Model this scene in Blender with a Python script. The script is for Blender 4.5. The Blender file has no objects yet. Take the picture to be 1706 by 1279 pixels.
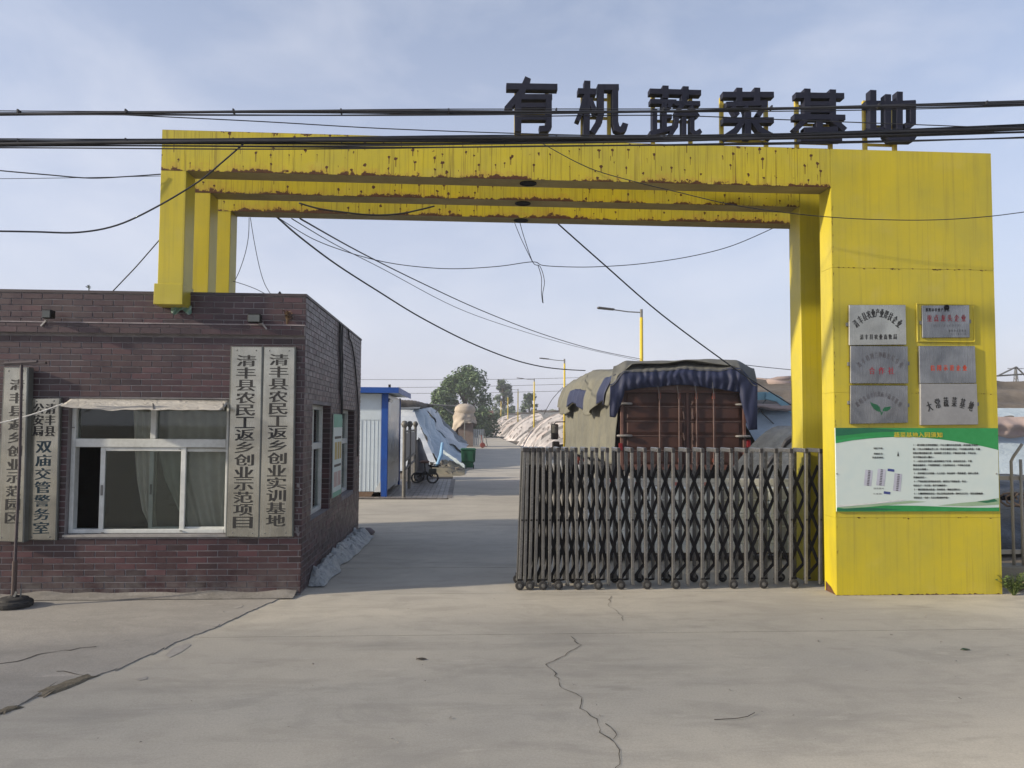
import bpy, bmesh, math, random
from mathutils import Vector, Matrix, noise
random.seed(7)
S = bpy.context.scene
COL = S.collection
R = math.radians

# ------------------------------------------------------------------ camera
FPX, CX, CY = 1283.0, 853.0, 639.5           # focal length and centre in pixels of a 1706 x 1279 picture
CAMP = Vector((0.0, 0.0, 1.70))
CAMR = Matrix.Rotation(R(-3.5), 4, 'Z') @ Matrix.Rotation(R(92.95), 4, 'X') @ Matrix.Rotation(R(0.35), 4, 'Z')
cd = bpy.data.cameras.new('camera'); cd.sensor_width = 36; cd.lens = FPX/1706*36
cd.clip_start = 0.05; cd.clip_end = 3000
cam = bpy.data.objects.new('camera', cd); COL.objects.link(cam)
cam.matrix_world = Matrix.Translation(CAMP) @ CAMR
S.camera = cam

# ------------------------------------------------------------------ light
SUN_EL, SUN_AZ = 21.0, 14.0                    # sun stands left of the camera, a little in front of the facades
sdir = Vector((-math.cos(R(SUN_EL))*math.cos(R(SUN_AZ)), -math.cos(R(SUN_EL))*math.sin(R(SUN_AZ)), math.sin(R(SUN_EL))))
sl = bpy.data.lights.new('sun', 'SUN'); sl.energy = 4.6; sl.angle = R(1.8); sl.color = (1.0, 0.88, 0.70)
so = bpy.data.objects.new('sun', sl); COL.objects.link(so)
so.rotation_euler = sdir.to_track_quat('Z', 'Y').to_euler()
W_ = bpy.data.worlds.new('World'); S.world = W_; W_.use_nodes = True
nt = W_.node_tree; nt.nodes.clear()
def wn(t, **k):
    n = nt.nodes.new(t)
    for a, b in k.items(): setattr(n, a, b)
    return n
sky = wn('ShaderNodeTexSky', sky_type='NISHITA', sun_disc=False, sun_elevation=R(SUN_EL))
sky.sun_rotation = math.atan2(sdir.x, sdir.y)
sky.air_density = 1.0; sky.dust_density = 2.0; sky.ozone_density = 2.0; sky.altitude = 50
tc = wn('ShaderNodeTexCoord'); sep = wn('ShaderNodeSeparateXYZ')
nt.links.new(tc.outputs['Generated'], sep.inputs[0])
# hazy veil: thick near the horizon, thinner overhead, plus thin patches of cloud
zmr = wn('ShaderNodeMapRange'); zmr.inputs['From Min'].default_value = -0.02; zmr.inputs['From Max'].default_value = 0.62
zmr.inputs['To Min'].default_value = 0.86; zmr.inputs['To Max'].default_value = 0.16
nt.links.new(sep.outputs['Z'], zmr.inputs['Value'])
mp = wn('ShaderNodeMapping'); mp.inputs['Scale'].default_value = (1.5, 1.5, 3.2); mp.inputs['Location'].default_value = (0.35, 0.1, 0.2)
nt.links.new(tc.outputs['Generated'], mp.inputs[0])
cn = wn('ShaderNodeTexNoise'); cn.inputs['Scale'].default_value = 2.3; cn.inputs['Detail'].default_value = 7; cn.inputs['Roughness'].default_value = 0.55
cn.inputs['Distortion'].default_value = 0.3
nt.links.new(mp.outputs[0], cn.inputs['Vector'])
cr = wn('ShaderNodeMapRange'); cr.inputs['From Min'].default_value = 0.46; cr.inputs['From Max'].default_value = 0.80
cr.inputs['To Min'].default_value = 0.0; cr.inputs['To Max'].default_value = 0.42
nt.links.new(cn.outputs['Fac'], cr.inputs['Value'])
mixh = wn('ShaderNodeMixRGB'); mixh.inputs['Color2'].default_value = (3.85, 3.87, 4.6, 1)
nt.links.new(zmr.outputs[0], mixh.inputs['Fac']); nt.links.new(sky.outputs[0], mixh.inputs['Color1'])
mixc = wn('ShaderNodeMixRGB'); mixc.inputs['Color2'].default_value = (4.9, 4.95, 5.3, 1)
nt.links.new(cr.outputs[0], mixc.inputs['Fac']); nt.links.new(mixh.outputs[0], mixc.inputs['Color1'])
bg = wn('ShaderNodeBackground'); bg.inputs['Strength'].default_value = 0.15
wo = wn('ShaderNodeOutputWorld')
nt.links.new(mixc.outputs[0], bg.inputs['Color']); nt.links.new(bg.outputs[0], wo.inputs['Surface'])
S.view_settings.view_transform = 'Standard'; S.view_settings.look = 'None'
S.view_settings.exposure = 0.38; S.view_settings.gamma = 1.0; S.view_settings.use_curve_mapping = False

# ------------------------------------------------------------------ helpers
def ray(px, py):
    return (CAMR.to_3x3() @ Vector(((px-CX)/FPX, -(py-CY)/FPX, -1.0)))
def W(px, py, Y):                              # the point on the upright plane at distance Y
    d = ray(px, py); t = (Y-CAMP.y)/d.y
    return CAMP + d*t
def G(px, py, z=0.0):                          # the point at height z
    d = ray(px, py); t = (z-CAMP.z)/d.z
    return CAMP + d*t
def X_(px, py, Y): return W(px, py, Y).x
def Z_(px, py, Y): return W(px, py, Y).z
def lerp(a, b, t): return a+(b-a)*t
def sstep(a, b, x):
    t = max(0, min(1, (x-a)/(b-a))); return t*t*(3-2*t)

ORG = {}
def thing(name, label, cat, loc, group=None):
    o = bpy.data.objects.new(name, None); COL.objects.link(o); o.empty_display_size = 0.2
    o.location = loc; o['label'] = label; o['category'] = cat
    if group: o['group'] = group
    ORG[o] = Vector(loc)
    return o
def tag(o, label=None, cat=None, group=None, kind=None):
    if label: o['label'] = label
    if cat: o['category'] = cat
    if group: o['group'] = group
    if kind: o['kind'] = kind
    return o
def link(name, me, m, parent=None, bevel=0, smooth=False):
    if m is not None: me.materials.append(m)
    o = bpy.data.objects.new(name, me); COL.objects.link(o)
    if parent is not None:
        o.parent = parent; ORG[o] = ORG[parent]
    else: ORG[o] = Vector((0, 0, 0))
    if smooth:
        for p in me.polygons: p.use_smooth = True
    if bevel:
        b = o.modifiers.new('bevel', 'BEVEL'); b.width = bevel; b.segments = 1; b.limit_method = 'ANGLE'
    return o
class MB:
    def __init__(s): s.v = []; s.f = []; s.m = []; s.cur = 0
    def add(s, vs, fs):
        n = len(s.v); s.v += [tuple(v) for v in vs]; s.f += [tuple(i+n for i in f) for f in fs]; s.m += [s.cur]*len(fs); return s
    def box(s, x0, x1, y0, y1, z0, z1):
        return s.add([(x0,y0,z0),(x1,y0,z0),(x1,y1,z0),(x0,y1,z0),(x0,y0,z1),(x1,y0,z1),(x1,y1,z1),(x0,y1,z1)],
                     [(0,3,2,1),(4,5,6,7),(0,1,5,4),(1,2,6,5),(2,3,7,6),(3,0,4,7)])
    def cbox(s, c, d): return s.box(c[0]-d[0]/2, c[0]+d[0]/2, c[1]-d[1]/2, c[1]+d[1]/2, c[2]-d[2]/2, c[2]+d[2]/2)
    def bar(s, p, q, w, h, up=(0, 0, 1)):       # rectangular bar from p to q, w across, h along up
        p, q = Vector(p), Vector(q); d = (q-p).normalized(); u = Vector(up)
        a = d.cross(u)
        if a.length < 1e-4: a = d.cross(Vector((1, 0, 0)))
        a.normalize(); b = a.cross(d).normalized(); a *= w/2; b *= h/2
        return s.add([p-a-b, p+a-b, p+a+b, p-a+b, q-a-b, q+a-b, q+a+b, q-a+b],
                     [(0,3,2,1),(4,5,6,7),(0,1,5,4),(1,2,6,5),(2,3,7,6),(3,0,4,7)])
    def tube(s, pts, r, n=6, cap=True):
        pts = [Vector(p) for p in pts]; N = len(pts); vs = []; fs = []
        rr = r if isinstance(r, (list, tuple)) else [r]*N
        ref = None
        for i, p in enumerate(pts):
            d = (pts[min(i+1, N-1)]-pts[max(i-1, 0)]).normalized()
            if ref is None:
                ref = d.orthogonal().normalized()
            a = (ref-d*ref.dot(d))
            a = a.normalized() if a.length > 1e-5 else d.orthogonal().normalized()
            ref = a; b = d.cross(a)
            for k in range(n):
                t = 2*math.pi*k/n; vs.append(p+(a*math.cos(t)+b*math.sin(t))*rr[i])
        for i in range(N-1):
            for k in range(n):
                k2 = (k+1) % n; fs.append((i*n+k, i*n+k2, (i+1)*n+k2, (i+1)*n+k))
        if cap: fs += [tuple(range(n-1, -1, -1)), tuple((N-1)*n+k for k in range(n))]
        return s.add(vs, fs)
    def lathe(s, prof, c, n=20, axis='Z'):
        vs = []; fs = []
        for (r, h) in prof:
            for k in range(n):
                t = 2*math.pi*k/n; x, y = r*math.cos(t), r*math.sin(t)
                v = (x, y, h) if axis == 'Z' else ((x, h, y) if axis == 'Y' else (h, x, y))
                vs.append((v[0]+c[0], v[1]+c[1], v[2]+c[2]))
        for i in range(len(prof)-1):
            for k in range(n):
                k2 = (k+1) % n; f = (i*n+k, i*n+k2, (i+1)*n+k2, (i+1)*n+k)
                fs.append(f if axis != 'Y' else f[::-1])
        return s.add(vs, fs)
    def grid(s, fn, nu, nv):
        vs = [fn(i/nu, j/nv) for j in range(nv+1) for i in range(nu+1)]; w = nu+1
        return s.add(vs, [(j*w+i, j*w+i+1, (j+1)*w+i+1, (j+1)*w+i) for j in range(nv) for i in range(nu)])
    def prism(s, pts, off):                     # polygon extruded by a vector
        n = len(pts); off = Vector(off); a = [Vector(p) for p in pts]
        return s.add(a+[p+off for p in a], [tuple(range(n)), tuple(range(2*n-1, n-1, -1))]+[(i, i+n, (i+1) % n+n, (i+1) % n) for i in range(n)])
    def mesh(s, name, org=Vector((0, 0, 0))):
        me = bpy.data.meshes.new(name)
        me.from_pydata([(v[0]-org[0], v[1]-org[1], v[2]-org[2]) for v in s.v], [], s.f)
        if any(s.m): me.polygons.foreach_set('material_index', s.m)
        me.update(); return me
    def build(s, name, m, parent=None, bevel=0, smooth=False, fix=False, thick=0):
        org = ORG[parent] if parent is not None else Vector((0, 0, 0))
        me = s.mesh(name, org)
        if fix:
            b = bmesh.new(); b.from_mesh(me); bmesh.ops.recalc_face_normals(b, faces=b.faces); b.to_mesh(me); b.free()
        ms = m if isinstance(m, (list, tuple)) else [m]
        o = link(name, me, ms[0], parent, bevel, smooth)
        for k in ms[1:]: me.materials.append(k)
        if thick:
            t = o.modifiers.new('thick', 'SOLIDIFY'); t.thickness = thick; t.offset = 0
        return o
def copy_tree(o, parent=None):
    c = o.copy(); COL.objects.link(c)
    if parent is not None: c.parent = parent
    for ch in list(o.children): copy_tree(ch, c)
    return c

# ------------------------------------------------------------------ materials
MATS = {}
class NB:
    def __init__(s, name):
        s.m = bpy.data.materials.new(name); s.m.use_nodes = True; s.t = s.m.node_tree; s.n = s.t.nodes
        s.b = s.n['Principled BSDF']; s.pos = s.n.new('ShaderNodeNewGeometry').outputs['Position']
    def lk(s, a, b): s.t.links.new(a, b)
    def node(s, t, **k):
        n = s.n.new(t)
        for a, b in k.items(): setattr(n, a, b)
        return n
    def val(s, x, sock):
        if isinstance(x, (int, float)): sock.default_value = x
        else: s.lk(x, sock)
    def math(s, op, a, b=0.0, c=None, clamp=False):
        n = s.node('ShaderNodeMath', operation=op, use_clamp=clamp); s.val(a, n.inputs[0]); s.val(b, n.inputs[1])
        if c is not None: s.val(c, n.inputs[2])
        return n.outputs[0]
    def scaled(s, sc, loc=(0, 0, 0), vec=None):
        n = s.node('ShaderNodeMapping'); n.inputs['Scale'].default_value = sc; n.inputs['Location'].default_value = loc
        s.lk(vec or s.pos, n.inputs[0]); return n.outputs[0]
    def noise(s, scale, detail=4, rough=0.55, vec=None, dist=0):
        n = s.node('ShaderNodeTexNoise'); n.inputs['Scale'].default_value = scale; n.inputs['Detail'].default_value = detail
        n.inputs['Roughness'].default_value = rough; n.inputs['Distortion'].default_value = dist
        s.lk(vec or s.pos, n.inputs['Vector']); return n.outputs['Fac']
    def ramp(s, fac, a, b, lo=0.0, hi=1.0):
        n = s.node('ShaderNodeMapRange'); s.lk(fac, n.inputs['Value']); n.inputs['From Min'].default_value = a; n.inputs['From Max'].default_value = b
        n.inputs['To Min'].default_value = lo; n.inputs['To Max'].default_value = hi; return n.outputs[0]
    def mix(s, fac, a, b, mode='MIX'):
        n = s.node('ShaderNodeMixRGB', blend_type=mode); s.val(fac, n.inputs['Fac'])
        for x, k in ((a, 'Color1'), (b, 'Color2')):
            if isinstance(x, tuple): n.inputs[k].default_value = (x+(1,))[:4]
            else: s.lk(x, n.inputs[k])
        return n.outputs[0]
    def sep(s, vec=None):
        n = s.node('ShaderNodeSeparateXYZ'); s.lk(vec or s.pos, n.inputs[0]); return n.outputs
    def bump(s, h, strength=0.3, dist=0.01):
        n = s.node('ShaderNodeBump'); n.inputs['Strength'].default_value = strength; n.inputs['Distance'].default_value = dist
        s.lk(h, n.inputs['Height']); s.lk(n.outputs[0], s.b.inputs['Normal'])
    def done(s, col, rough=0.6, metal=0.0, spec=0.5):
        if isinstance(col, tuple): s.b.inputs['Base Color'].default_value = (col+(1,))[:4]
        else: s.lk(col, s.b.inputs['Base Color'])
        s.val(rough, s.b.inputs['Roughness']); s.val(metal, s.b.inputs['Metallic']); s.val(spec, s.b.inputs['Specular IOR Level'])
        return s.m
def M(name, c, c2=None, sc=6.0, rough=0.65, metal=0.0, spec=0.4, bump=0.0, bsc=60.0, amt=1.0):
    if name in MATS: return MATS[name]
    b = NB(name); c2 = c2 or tuple(x*0.72 for x in c)
    n1 = b.noise(sc, 5); n2 = b.noise(sc*7.3, 4)
    f = b.math('ADD', b.math('MULTIPLY', n1, 0.65), b.math('MULTIPLY', n2, 0.35))
    col = b.mix(b.ramp(f, 0.34, 0.66, 0, amt), c, c2)
    if bump: b.bump(b.noise(bsc, 4), bump, 0.01)
    rg = b.ramp(n1, 0.3, 0.7, rough-0.06, min(1, rough+0.08))
    MATS[name] = b.done(col, rg, metal, spec); return MATS[name]

def yellow_paint():
    b = NB('yellow_paint'); P = b.sep()
    base = b.mix(b.ramp(b.noise(1.1, 6, 0.65), 0.38, 0.62), (0.50, 0.405, 0.018), (0.41, 0.35, 0.034))
    # long vertical wash marks left by the rain
    st = b.noise(1.0, 5, 0.7, b.scaled((26, 3, 0.55)))
    base = b.mix(b.ramp(st, 0.5, 0.78, 0, 0.55), base, (0.22, 0.175, 0.035))
    base = b.mix(b.ramp(b.noise(3.0, 5, 0.6), 0.56, 0.75, 0, 0.35), base, (0.47, 0.39, 0.10))
    return b, base
def yellow_clean():
    b, base = yellow_paint()
    sp = b.ramp(b.noise(5.0, 8, 0.75), 0.70, 0.74)
    col = b.mix(b.math('MULTIPLY', sp, 0.5), base, (0.16, 0.085, 0.03))
    b.bump(b.noise(1.1, 2), 0.5, 0.03)
    return b.done(col, 0.42, 0, 0.45)
def yellow_rusty(zb, zt, dens=1.0, name='rusty'):
    b, base = yellow_paint(); P = b.sep()
    wob = b.noise(7.0, 6, 0.7)
    # flaking rust creeping up from the lower edge
    h = b.math('SUBTRACT', P[2], zb-.004)
    lim = b.math('ADD', b.ramp(b.noise(1.7, 4, 0.6), 0.35, 0.70, -0.018, 0.05*dens), b.ramp(b.noise(14.0, 6, 0.75), 0.40, 0.75, -0.012, 0.055*dens))
    edge = b.ramp(b.math('SUBTRACT', lim, h), -0.002, 0.006)
    # round rust spots with a run below each
    cell = b.node('ShaderNodeTexVoronoi', voronoi_dimensions='3D', feature='F1'); cell.inputs['Scale'].default_value = 1.0
    sc = (6.5, 0.001, 8.0)
    sv = b.scaled(sc); b.lk(sv, cell.inputs['Vector'])
    cp = b.sep(cell.outputs['Position']); sp = b.sep(sv)
    dx = b.math('DIVIDE', b.math('ABSOLUTE', b.math('SUBTRACT', sp[0], cp[0])), sc[0])
    dz = b.math('DIVIDE', b.math('SUBTRACT', cp[2], sp[2]), sc[2])
    rnd = b.sep(cell.outputs['Color'])
    on = b.math('GREATER_THAN', rnd[0], 1.0-0.66*dens)
    rad = b.math('MULTIPLY_ADD', rnd[1], 0.014, 0.003)
    dist = b.math('SQRT', b.math('ADD', b.math('MULTIPLY', dx, dx), b.math('MULTIPLY', dz, dz)))
    dist = b.math('ADD', dist, b.math('MULTIPLY', b.math('SUBTRACT', b.noise(55, 4), 0.5), 0.034))
    spot = b.math('MULTIPLY', b.math('LESS_THAN', dist, rad), on)
    run = b.math('MULTIPLY', b.math('LESS_THAN', b.math('ADD', dx, b.math('MULTIPLY', dz, 0.02)), b.math('MULTIPLY', rad, 0.45)), b.math('GREATER_THAN', dz, 0))
    run = b.math('MULTIPLY', run, b.math('LESS_THAN', dz, b.math('MULTIPLY', rnd[2], 0.30)))
    run = b.math('MULTIPLY', b.math('MULTIPLY', run, on), 0.7)
    scab = b.ramp(b.noise(5.5, 9, 0.75), 0.665, 0.69)
    topl = b.math('MULTIPLY', b.ramp(b.math('SUBTRACT', b.ramp(b.noise(3.7, 7, 0.75), 0.55, 0.75, 0, 0.07*dens), b.math('SUBTRACT', zt, P[2])), 0, 0.006), 1.0)
    # thin streaks
    th = b.ramp(b.noise(1.0, 4, 0.65, b.scaled((55, 3, 1.1))), 0.54, 0.70, 0, 0.6)
    rust = b.math('MAXIMUM', b.math('MAXIMUM', edge, spot), b.math('MAXIMUM', b.math('MAXIMUM', run, scab), b.math('MAXIMUM', topl, th)))
    rc = b.mix(b.noise(30, 4), (0.030, 0.012, 0.006), (0.115, 0.042, 0.012))
    halo = b.math('MULTIPLY', b.ramp(b.math('SUBTRACT', b.math('MULTIPLY', lim, 1.9), h), -0.03, 0.03, 0, 0.5), 1.0)
    base = b.mix(halo, base, (0.42, 0.24, 0.035))
    col = b.mix(rust, base, rc)
    b.bump(b.noise(1.3, 2), 0.5, 0.03)
    return b.done(col, b.math('MULTIPLY_ADD', rust, 0.4, 0.42), 0, 0.4)

def brick_mat(name, c1, c2):
    b = NB(name); rnd = b.node('ShaderNodeObjectInfo').outputs['Random']
    isl = b.n['Geometry'].outputs['Random Per Island'] if 'Geometry' in b.n else b.pos
    f = b.math('FRACT', b.math('ADD', rnd, isl))
    col = b.mix(f, c1, c2)
    col = b.mix(b.ramp(f, .80, .97, 0, .55), col, tuple(x*1.9 for x in c2))
    col = b.mix(b.ramp(f, .18, .02, 0, .6), col, tuple(x*.5 for x in c1))
    P = b.sep()
    up = b.ramp(P[2], 1.0, 2.6, 0, 0.55)
    col = b.mix(b.math('MULTIPLY', up, b.ramp(b.noise(1.4, 4), 0.3, 0.6)), col, (0.043, 0.024, 0.034))
    dust = b.math('MULTIPLY', b.ramp(b.noise(1.7, 6, 0.65), 0.45, 0.72), 0.16)
    col = b.mix(dust, col, (0.105, 0.092, 0.095))
    low = b.math('MULTIPLY', b.ramp(P[2], 0.0, 0.30, 0.75, 0), b.ramp(b.noise(6, 6, 0.7), 0.4, 0.6))
    col = b.mix(low, col, (0.13, 0.12, 0.115))
    b.bump(b.noise(50, 3), 0.12, 0.004)
    return b.done(col, b.ramp(b.noise(8, 3), 0.3, 0.7, 0.36, 0.56), 0, 0.5)

def concrete(name, c1, c2, stain=(0.10, 0.095, 0.085), rough=0.85, bumpy=0.25, streak=0.5):
    b = NB(name)
    big = b.noise(0.45, 6, 0.6); fine = b.noise(70, 3, 0.6); mid = b.noise(4.0, 6, 0.65)
    col = b.mix(b.ramp(big, 0.32, 0.68), c1, c2)
    col = b.mix(b.ramp(mid, 0.48, 0.70, 0, 0.5), col, tuple(x*0.70 for x in c1))
    med = b.noise(1.0, 6, 0.7, b.scaled((1.0, 1.9, 1), (5.2, 8.1, 0)), 0.8)
    col = b.mix(b.ramp(med, 0.50, 0.62, 0, 0.38), col, tuple(x*0.74 for x in c2))
    tr = b.noise(1.0, 5, 0.65, b.scaled((0.55, 2.6, 1)))
    col = b.mix(b.ramp(tr, 0.52, 0.72, 0, streak), col, tuple(x*0.74 for x in c2))
    pale = b.noise(1.0, 7, 0.7, b.scaled((1.5, 5.5, 1), (3.3, 1.7, 0)))
    col = b.mix(b.ramp(pale, 0.60, 0.70, 0, 0.45), col, tuple(min(1, x*1.25) for x in c1))
    col = b.mix(b.ramp(b.noise(2.2, 8, 0.75), 0.66, 0.74, 0, 0.5), col, stain)
    grit = b.noise(160, 2, 0.7)
    col = b.mix(b.ramp(fine, 0.35, 0.7, 0, 0.38), col, tuple(x*0.55 for x in c1))
    col = b.mix(b.ramp(grit, 0.60, 0.72, 0, 0.5), col, tuple(x*0.45 for x in c1))
    col = b.mix(b.ramp(grit, 0.40, 0.28, 0, 0.35), col, tuple(min(1, x*1.4) for x in c1))
    oil = b.noise(1.0, 3, 0.5, b.scaled((1.1, 3.0, 1), (9.1, 4.2, 0)))
    col = b.mix(b.ramp(oil, 0.66, 0.74, 0, 0.30), col, stain)
    b.bump(b.math('ADD', b.math('MULTIPLY', mid, 0.6), b.math('MULTIPLY', fine, 0.25)), bumpy, 0.012)
    return b.done(col, b.ramp(big, 0.3, 0.7, rough-0.12, rough), 0, 0.3)

def brushed(name, c, c2, rough=0.32):
    b = NB(name)
    n = b.noise(1.0, 4, 0.6, b.scaled((90, 90, 1.5))); cl = b.noise(3.2, 4, 0.55, None, 0.6)
    col = b.mix(b.ramp(cl, 0.35, 0.68), c, c2)
    col = b.mix(b.ramp(n, 0.3, 0.7, 0, 0.15), col, tuple(x*0.6 for x in c))
    b.bump(b.noise(2.2, 2), 0.25, 0.03)
    return b.done(col, b.ramp(n, 0.3, 0.7, rough-0.05, rough+0.08), 0.93, 0.5)

def glass_mat():
    m = bpy.data.materials.new('window_glass'); m.use_nodes = True; t = m.node_tree; t.nodes.clear()
    o = t.nodes.new('ShaderNodeOutputMaterial'); mx = t.nodes.new('ShaderNodeMixShader')
    tr = t.nodes.new('ShaderNodeBsdfTransparent'); tr.inputs[0].default_value = (0.86, 0.885, 0.86, 1)
    gl = t.nodes.new('ShaderNodeBsdfGlossy'); gl.inputs['Roughness'].default_value = 0.03; gl.inputs[0].default_value = (0.8, 0.85, 0.85, 1)
    fr = t.nodes.new('ShaderNodeFresnel'); fr.inputs[0].default_value = 1.5
    t.links.new(fr.outputs[0], mx.inputs[0]); t.links.new(tr.outputs[0], mx.inputs[1]); t.links.new(gl.outputs[0], mx.inputs[2])
    t.links.new(mx.outputs[0], o.inputs[0]); return m
def film_mat(name, c, c2, sc=1.5, stretch=(1, 1, 1), rough=0.4, fold=0.35):
    b = NB(name); v = b.scaled(stretch)
    n = b.noise(sc, 6, 0.6, v, 0.5)
    col = b.mix(b.ramp(n, 0.3, 0.7), c, c2)
    col = b.mix(b.ramp(b.noise(9, 5, 0.7), 0.55, 0.75, 0, 0.4), col, tuple(x*0.65 for x in c2))
    b.bump(b.noise(sc*4, 5, 0.6, v, 0.8), fold, 0.05)
    return b.done(col, rough, 0, 0.4)
def quilt_mat(name, pal, freq, seam_and_dirt=(0.12, 0.10, 0.09)):
    # overlapping straw quilts laid side by side: colour changes from one strip to the next
    b = NB(name); P = b.sep()
    y = b.math('ADD', P[1], b.math('MULTIPLY', b.math('SUBTRACT', b.noise(0.5, 3), 0.5), 1.2))
    cell = b.math('FLOOR', b.math('MULTIPLY', y, freq))
    wn_ = b.node('ShaderNodeTexWhiteNoise', noise_dimensions='1D'); b.lk(cell, wn_.inputs['W'])
    cr_ = b.node('ShaderNodeValToRGB'); cr_.color_ramp.interpolation = 'CONSTANT'
    e = cr_.color_ramp.elements
    while len(e) < len(pal): e.new(0.5)
    for i, c in enumerate(pal): e[i].position = i/len(pal); e[i].color = c+(1,)
    b.lk(wn_.outputs['Value'], cr_.inputs[0])
    fr_ = b.math('FRACT', b.math('MULTIPLY', y, freq))
    col = b.mix(b.ramp(fr_, 0.70, 0.92, 0, 0.75), cr_.outputs[0], seam_and_dirt)  # each strip darkens towards one edge
    col = b.mix(b.ramp(b.noise(2.5, 6, 0.7), 0.50, 0.75, 0, 0.3), col, seam_and_dirt)
    b.bump(b.noise(12, 5), 0.3, 0.05)
    return b.done(col, 0.85, 0, 0.2)
def leaf_mat(name, c1, c2):
    b = NB(name); rnd = b.n['Geometry'].outputs['Random Per Island']
    col = b.mix(b.math('FRACT', b.math('ADD', rnd, b.noise(0.6, 3))), c1, c2)
    b.b.inputs['Transmission Weight'].default_value = 0.0
    return b.done(col, 0.55, 0, 0.3)

YC = yellow_clean()
CON = concrete('road_concrete', (0.48, 0.442, 0.37), (0.365, 0.34, 0.295), streak=0.7)
APR = concrete('apron_concrete', (0.36, 0.335, 0.30), (0.28, 0.265, 0.24), rough=0.95, bumpy=0.6)
BRK = brick_mat('glazed_brick', (0.024, 0.0085, 0.012), (0.046, 0.017, 0.021))
MOR = M('mortar', (0.25, 0.235, 0.24), (0.13, 0.12, 0.125), 2.5, 0.9)
PVC = M('white_window_frame', (0.62, 0.64, 0.62), (0.42, 0.43, 0.41), 3, 0.38)
GLS = glass_mat()
STEEL = brushed('brushed_steel_plaque', (0.50, 0.485, 0.415), (0.34, 0.33, 0.285), .22)
STEELD = brushed('dull_steel_plaque', (0.34, 0.34, 0.33), (0.155, 0.16, 0.165), 0.26)
STEELW = M('pale_steel_plaque', (0.32, 0.32, 0.315), (0.25, 0.25, 0.25), 3, 0.4, 0.4)
SIDE = M('plaque_side', (0.16, 0.17, 0.16), None, 5, 0.5, 0.5)
INK = M('black_lettering', (0.012, 0.013, 0.014), (0.03, 0.028, 0.025), 8, 0.5)
TEAL = M('teal_lettering', (0.012, 0.035, 0.05), (0.02, 0.05, 0.06), 8, 0.5)
REDI = M('red_lettering', (0.30, 0.02, 0.03), (0.22, 0.03, 0.04), 8, 0.5)
REDO = M('orange_red_lettering', (0.55, 0.06, 0.02), None, 8, 0.5)
GREYI = M('worn_grey_lettering', (0.075, 0.07, 0.085), (0.13, 0.13, 0.14), 30, 0.6)
GREEN = M('print_green', (0.015, 0.20, 0.05), (0.03, 0.26, 0.075), 3, 0.45)
GREEND = M('print_dark_green', (0.012, 0.10, 0.055), (0.015, 0.14, 0.06), 3, 0.45)
GREENL = M('print_pale_green', (0.22, 0.34, 0.20), (0.30, 0.40, 0.28), 5, 0.5)
PAPER = M('print_pale', (0.56, 0.62, 0.58), (0.48, 0.57, 0.56), 1.2, 0.4)
YELT = M('print_yellow', (0.60, 0.50, 0.04), None, 8, 0.5)
BLUEP = M('print_blue', (0.05, 0.07, 0.25), None, 8, 0.5)
CABLE = M('black_cable', (0.012, 0.014, 0.018), (0.03, 0.03, 0.035), 3, 0.55)
NAVY = M('navy_letter_paint', (0.007, 0.009, 0.021), (0.016, 0.018, 0.034), 4, 0.7, 0, 0.25)
GATE = M('gate_steel', (0.185, 0.183, 0.178), (0.095, 0.094, 0.092), 9, 0.30, 0.5, 0.5, 0.1)
BLACK = M('black_lattice', (0.007, 0.0065, 0.008), (0.016, 0.015, 0.015), 12, 0.75, 0, 0.2)
RUBBER = M('black_rubber', (0.015, 0.015, 0.016), (0.04, 0.038, 0.036), 20, 0.8)
GREYM = M('grey_metal', (0.22, 0.22, 0.21), (0.14, 0.14, 0.135), 8, 0.5, 0.4)
WHITEP = M('white_plastic', (0.66, 0.66, 0.64), (0.48, 0.48, 0.46), 5, 0.6)
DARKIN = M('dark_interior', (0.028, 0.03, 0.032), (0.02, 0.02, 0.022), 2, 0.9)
CURT = M('curtain_cloth', (0.60, 0.56, 0.51), (0.46, 0.43, 0.39), 2, 0.9)
BARK = M('bark', (0.09, 0.07, 0.05), None, 4, 0.9)

# ------------------------------------------------------------------ lettering
GLY = {}
def glyph(ch, res=2):
    if ch in GLY: return GLY[ch]
    c = bpy.data.curves.new('glyph', 'FONT'); c.body = ch; c.resolution_u = res; c.fill_mode = 'FRONT'
    o = bpy.data.objects.new('glyph', c); COL.objects.link(o)
    dg = bpy.context.evaluated_depsgraph_get(); dg.update()
    m = o.evaluated_get(dg).to_mesh()
    vs = [v.co.copy() for v in m.vertices]; fs = [tuple(p.vertices) for p in m.polygons]
    o.evaluated_get(dg).to_mesh_clear(); bpy.data.objects.remove(o); bpy.data.curves.remove(c)
    if vs:
        x0 = min(v.x for v in vs); x1 = max(v.x for v in vs); y0 = min(v.y for v in vs); y1 = max(v.y for v in vs)
        vs = [Vector((v.x-(x0+x1)/2, v.y-(y0+y1)/2, 0)) for v in vs]
        GLY[ch] = (vs, fs, x1-x0, y1-y0)
    else: GLY[ch] = ([], [], 0.3, 0.3)
    return GLY[ch]
def put_glyph(mb, ch, c, ux, uz, w, h, bold=0.0, nrm=(0, -1, 0), em=False):
    """glyph centred at c, scaled to w x h, ux/uz the text directions; bold = sideways double strike, thickens the uprights"""
    vs, fs, gw, gh = glyph(ch)
    if not vs: return
    if em: sx = w; sz = h
    else:
        sx = w/max(gw, 0.55); sz = h/max(gh, 0.55)
    ux, uz, nrm, c = Vector(ux), Vector(uz), Vector(nrm), Vector(c)
    offs = [0.0] if not bold else [-bold, 0.0, bold]
    for k, d in enumerate(offs):
        mb.add([c+ux*(v.x*sx+d)+uz*(v.y*sz)+nrm*(0.0006*k) for v in vs], fs)
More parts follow.
